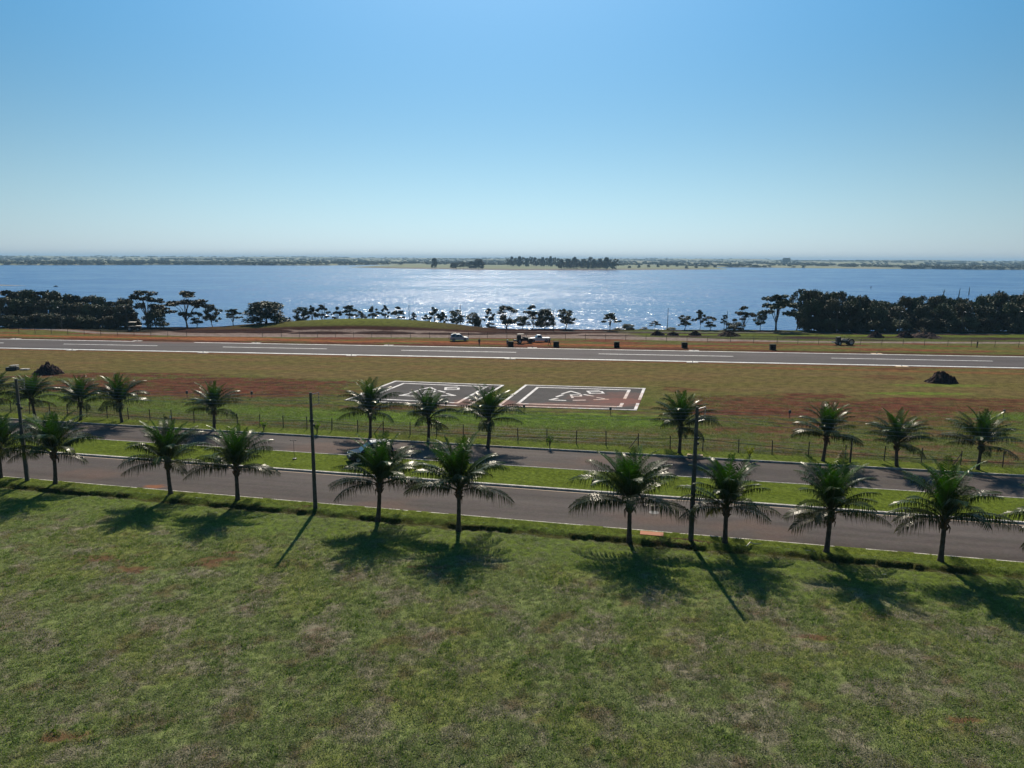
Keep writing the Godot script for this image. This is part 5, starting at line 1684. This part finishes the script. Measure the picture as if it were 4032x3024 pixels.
func build_small_things() -> void:
	var red := Color(0.070, 0.028, 0.020)
	mound("rounded dark earth mound at the left of the red field", -80.6, -124.2, 5.4, 1.9, 1, red)
	mound("pointed dark earth mound on the right of the field by the runway", 72.0, -119.6, 5.4, 1.9, 2, red)
	mound("leftmost of the mounds before the right wood", 96.3, -191.0, 4.6, 1.5, 3, red)
	mound("second mound before the right wood, left of the long one", 104.2, -191.3, 5.0, 1.6, 4, red)
	mound("long low mound at the right end before the right wood", 109.6, -191.7, 9.0, 1.5, 5, red)
	mound("leftmost small dark mound below the pole over the water", 39.2, -194.4, 4.0, 1.2, 6, red * 0.7)
	mound("small dark mound just right below the pole over the water", 43.4, -194.7, 3.6, 1.0, 7, red * 0.7)
	mound("third small dark mound right of the pole over the water", 49.4, -194.9, 3.8, 1.1, 8, red * 0.7)
	mound("wide dark mound in front of the big dark bush", 58.0, -193.2, 6.5, 1.4, 9, red * 0.7)
	# stacks of cut turf beyond the runway
	var stacks := [[-0.3, -166.4, "dark turf stack with a worker standing in front"], [10.2, -166.9, "dark turf stack right of the walking worker"], [24.2, -166.6, "dark turf stack in the middle of the far runway verge"], [39.8, -166.2, "dark turf stack second from the right beyond the runway"], [59.2, -163.4, "rightmost dark turf stack beyond the runway"]]
	var rn := RandomNumberGenerator.new()
	rn.seed = 3
	for s in stacks:
		var t := thing("turf_stack", s[2], "turf stack", Vector3(s[0], -0.02, s[1]), rn.randf_range(-0.15, 0.15), "stacks of turf beside the runway")
		var b := MB.new()
		for x in [-0.55, 0.0, 0.55]: b.box(Vector3(x - 0.05, 0, -0.6), Vector3(x + 0.05, 0.10, 0.6))
		b.box(Vector3(-0.65, 0.10, -0.62), Vector3(0.65, 0.14, 0.62))
		put(b.mesh(), "pallet", M.post_wood, t)
		for k in 7:
			b = MB.new()
			b.col = Color(0.030, 0.020, 0.014) if k < 6 else Color(0.04, 0.05, 0.018)
			var e := rn.randf_range(-0.05, 0.05)
			b.box(Vector3(-0.62 + e, 0.14 + k * 0.165, -0.60 - e), Vector3(0.62 + e, 0.14 + (k + 1) * 0.165 - 0.012, 0.60 - e), 0.03)
			put(b.mesh(), "turf_layer", M.turf_side, t)
	# marker stakes in the field
	var st := [[-47.0, -102.8, "leftmost small marker stake in the red field"], [-37.6, -102.7, "small marker stake in the field above the pair of left palms"], [-8.9, -95.6, "small marker stake below the left pad's lower edge"], [1.6, -93.9, "small marker stake below the right pad's left corner"], [12.9, -92.7, "small marker stake below the right pad's right half"], [35.8, -91.2, "small marker stake in the red patch on the right"], [64.0, -92.1, "small marker stake near the right edge of the field"]]
	for s in st:
		var t := thing("marker_stake", s[2], "marker", Vector3(s[0], -0.04, s[1]), 0.2, "marker stakes in the field")
		var b := MB.new()
		b.tube([Vector3(0, -0.2, 0), Vector3(0, 0.95, 0)], [0.035], 6)
		put(b.mesh(), "stake", M.post_wood, t)
		b = MB.new()
		b.box(Vector3(-0.15, 0.62, -0.08), Vector3(0.15, 1.05, 0.08), 0.03)
		put(b.mesh(), "box", M.plastic_dark, t)
	# manhole, drains
	var t := thing("manhole_cover", "round pale manhole cover in the near road", "manhole", Vector3(11.5, ROAD_Y + 0.088, -55.75))
	var b := MB.new()
	b.lathe(Vector3.ZERO, Vector3.UP, [[0.0, 0.40], [0.012, 0.385], [0.012, 0.31]], 26)
	put(b.mesh(), "ring", M.iron, t)
	b = MB.new()
	b.lathe(Vector3(0, 0.004, 0), Vector3.UP, [[0.0, 0.305], [0.006, 0.295], [0.006, 0.2], [0.0, 0.19], [0.006, 0.17], [0.006, 0.0]], 26)
	put(b.mesh(), "lid", M.iron, t)
	t = thing("storm_drain", "brick red drain lid behind the near kerb by the right pole", "drain", Vector3(10.4, -0.03, -50.9), -0.22)
	b = MB.new()
	b.box(Vector3(-0.85, -0.1, -0.38), Vector3(0.85, 0.07, 0.38), 0.02)
	put(b.mesh(), "lid", M.brick_lid, t)
	b = MB.new()
	b.box(Vector3(0.88, -0.2, -0.34), Vector3(1.25, 0.0, 0.30), 0.02)
	put(b.mesh(), "inlet", M.dark_iron, t)
	t = thing("storm_drain", "sand coloured drain blocks at the far road's far kerb", "drain", Vector3(18.9, 0.0, -72.35), -0.2)
	for q in [[-0.75, -0.28, "sand_block"], [-0.22, 0.26, "kerb_concrete"], [0.32, 0.82, "sand_block"]]:
		b = MB.new()
		b.box(Vector3(q[0], -0.1, -0.22), Vector3(q[1], 0.20, 0.22), 0.02)
		put(b.mesh(), "block", M[q[2]], t)
	# T-topped post on the median
	t = thing("thin_post", "thin dark post with crossbar top and round foot on the median", "post", Vector3(-21.9, 0.0, -70.6), 0.0)
	b = MB.new()
	b.tube([Vector3(0, 0, 0), Vector3(-0.03, 1.95, 0)], [0.02, 0.018], 6)
	put(b.mesh(), "shaft", M.dark_iron, t)
	b = MB.new()
	b.lathe(Vector3.ZERO, Vector3.UP, [[0.0, 0.22], [0.10, 0.20], [0.14, 0.05]], 12)
	put(b.mesh(), "foot", M.dark_iron, t)
	b = MB.new()
	b.tube([Vector3(-0.33, 1.95, 0), Vector3(0.27, 1.95, 0)], [0.02], 6)
	for x in [-0.28, 0.20]: b.box(Vector3(x - 0.09, 1.93, -0.07), Vector3(x + 0.09, 2.0, 0.07), 0.015)
	put(b.mesh(), "crossbar", M.dark_iron, t)
	# young shrubs along the fence verge
	var sh := [[-41.5, -85.0, "small bare forked shrub with a pale cloth before the fence", 0], [-29.0, -82.4, "young shrub with light green leaves left of the middle left pole", 1], [-22.5, -81.4, "young shrub partly behind the middle left pole", 1], [4.1, -75.6, "leafy young shrub before the fence below the right pad", 2], [24.2, -71.3, "young yellow leafed shrub right of the right pole", 3]]
	for s in sh:
		shrub(Vector3(s[0], 0.0, s[1]), s[2], s[3])
	# slabs left of the mound
	t = thing("slab_pile", "two pale slabs on a dark block left of the rounded mound", "slabs", Vector3(-89.4, -0.03, -128.0), 0.1)
	b = MB.new()
	b.box(Vector3(-1.0, 0, -0.5), Vector3(0.9, 0.55, 0.5), 0.06)
	put(b.mesh(), "block", M.dark_iron, t)
	for k in 2:
		b = MB.new()
		b.box(Vector3(-0.35, 0.56 + k * 0.24, -0.45), Vector3(0.95, 0.68 + k * 0.24, 0.5), 0.03)
		var o := put(b.mesh(), "slab", M.kerb_concrete, t)
		o.rotation.z = 0.06
	t = thing("concrete_slab", "single grey slab lying just left of the rounded mound", "slab", Vector3(-87.5, -0.03, -128.4), 0.1)
	b = MB.new()
	b.box(Vector3(-0.7, 0, -0.4), Vector3(0.7, 0.22, 0.4), 0.03)
	put(b.mesh(), "slab", M.kerb_concrete, t)
	# palm litter by the right pole
	t = thing("fallen_branch", "pale dry fallen palm stalk on the near verge by a palm", "branch", Vector3(17.2, 0.02, -48.9), 0.3)
	b = MB.new()
	b.tube([Vector3(-0.55, 0.0, 0.12), Vector3(-0.15, 0.16, -0.05), Vector3(0.1, 0.05, 0.0), Vector3(0.75, 0.0, 0.10)], [0.03, 0.05, 0.04, 0.015], 5)
	put(b.mesh(), "stalk", M.canopy_pale, t)
	# dead trunks standing in the lake, a buoy
	var dead := [[346.9, -705.7, 2.0, "tiny dead stump far out in the lake on the right"], [326.7, -552.0, 5.0, "forked dead trunk standing in the lake, left of three"], [319.7, -521.6, 7.0, "straight dead trunk standing in the lake, middle of three"], [359.2, -573.2, 6.0, "leaning dead trunk standing in the lake, right of three"]]
	for d in dead:
		t = thing("dead_trunk", d[3], "dead tree", Vector3(d[0], WATER, d[1]), d[0], "dead trunks in the lake")
		b = MB.new()
		var h: float = d[2]
		b.tube([Vector3(0, -1, 0), Vector3(0.2, h * 0.5, 0), Vector3(0.5, h, 0)], [0.4, 0.3, 0.12], 6)
		put(b.mesh(), "stem", M.bark, t)
		if h < 6.5:
			b = MB.new()
			b.tube([Vector3(0.15, h * 0.4, 0), Vector3(-1.0, h * 0.8, 0.2)], [0.22, 0.08], 5)
			b.tube([Vector3(0.25, h * 0.55, 0), Vector3(1.6, h * 0.85, 0.2)], [0.2, 0.07], 5)
			put(b.mesh(), "limb", M.bark, t)
	t = thing("floating_raft", "tiny dark raft floating on the lake near the sand spit", "raft", Vector3(-405.5, WATER, -647.3))
	b = MB.new()
	b.prism([[-1.6, -0.1, 0.5], [-1.8, 0.5, 0.7], [1.8, 0.5, 0.7], [1.5, -0.1, 0.5]])
	put(b.mesh(), "hull", M.dark_iron, t)
	b = MB.new()
	b.box(Vector3(-0.5, 0.5, -0.4), Vector3(0.6, 1.1, 0.4), 0.05)
	put(b.mesh(), "cover", M.dark_iron, t)

func shrub(at: Vector3, label: String, kind: int) -> void:
	var rn := RandomNumberGenerator.new()
	rn.seed = 60 + int(at.x)
	var t := thing("young_shrub", label, "shrub", at, 0.0, "young shrubs along the fence")
	var b := MB.new()
	var leaves := MB.new()
	var col: Color = [Color(0.05, 0.06, 0.03), Color(0.13, 0.19, 0.03), Color(0.07, 0.11, 0.03), Color(0.26, 0.26, 0.02)][kind]
	for k in 7:
		var a := TAU * k / 7.0 + rn.randf()
		var d := Vector3(cos(a), 0, sin(a))
		var tip := d * rn.randf_range(0.2, 0.42) + Vector3.UP * rn.randf_range(0.85, 1.35)
		b.tube([Vector3(0, -0.1, 0), d * 0.06 + Vector3.UP * 0.4, tip], [0.035, 0.024, 0.01], 5, false)
		for j in (4 if kind == 0 else 12):
			var p := (d * 0.1 + Vector3.UP * 0.5).lerp(tip, rn.randf_range(0.15, 1.05))
			var ld := Vector3(rn.randfn(), rn.randf_range(0.2, 1.2), rn.randfn()).normalized()
			var w := ld.cross(Vector3(rn.randfn(), rn.randfn(), rn.randfn())).normalized() * rn.randf_range(0.05, 0.09)
			var l := rn.randf_range(0.18, 0.34)
			leaves.col = col * rn.randf_range(0.7, 1.3)
			leaves.quad(p, p + ld * l * 0.5 + w, p + ld * l, p + ld * l * 0.5 - w)
	put(b.mesh(), "stem", M.bark, t)
	put(leaves.mesh(), "foliage", M.grass_blade, t)
	if kind == 0:
		b = MB.new()
		b.quad(Vector3(0.28, 0.95, 0), Vector3(0.42, 1.0, 0.05), Vector3(0.46, 1.28, 0.02), Vector3(0.36, 1.24, -0.04))
		b.quad(Vector3(0.42, 1.0, 0.05), Vector3(0.50, 0.96, -0.03), Vector3(0.50, 1.20, -0.05), Vector3(0.46, 1.28, 0.02))
		put(b.mesh(), "cloth", M.car_white, t)

# ================================================================
func _ready() -> void:
	set_up_view()
	n_big.seed = 1; n_big.frequency = 0.06; n_big.fractal_octaves = 4
	n_mid.seed = 2; n_mid.frequency = 0.45; n_mid.fractal_octaves = 3
	n_fine.seed = 3; n_fine.frequency = 1.6; n_fine.fractal_octaves = 2
	make_materials()
	build_ground()
	build_runway_marks()
	build_pad("left dark parking pad with white double outline, triangle, P and 6", Vector2(-24.0, -101.3), Vector2(-19.4, -118.2), Vector2(-1.2, -114.6), Vector2(-6.0, -97.2), [[-6.6, -99.5, 2.0, 3.5, 0.6], [-12.0, -99.0, 8.0, 1.2, 0.3]])
	build_pad("right dark parking pad with red dirt over its right corner", Vector2(-2.1, -97.8), Vector2(2.1, -115.0), Vector2(21.1, -112.3), Vector2(16.8, -95.3), [[16.2, -101.6, 4.4, 2.3, 1.0], [8.0, -98.6, 10.0, 2.0, 0.6], [14.0, -103.0, 6.0, 4.5, 0.5], [-0.6, -99.5, 1.2, 3.0, 0.6], [17.0, -107.0, 3.0, 2.0, 0.4]])
	build_lake()
	build_far_land()
	build_lake_trees()
	build_far_trees()
	build_palms()
	build_fences()
	build_poles()
	build_vehicles()
	build_people()
	build_small_things()
	build_grass()
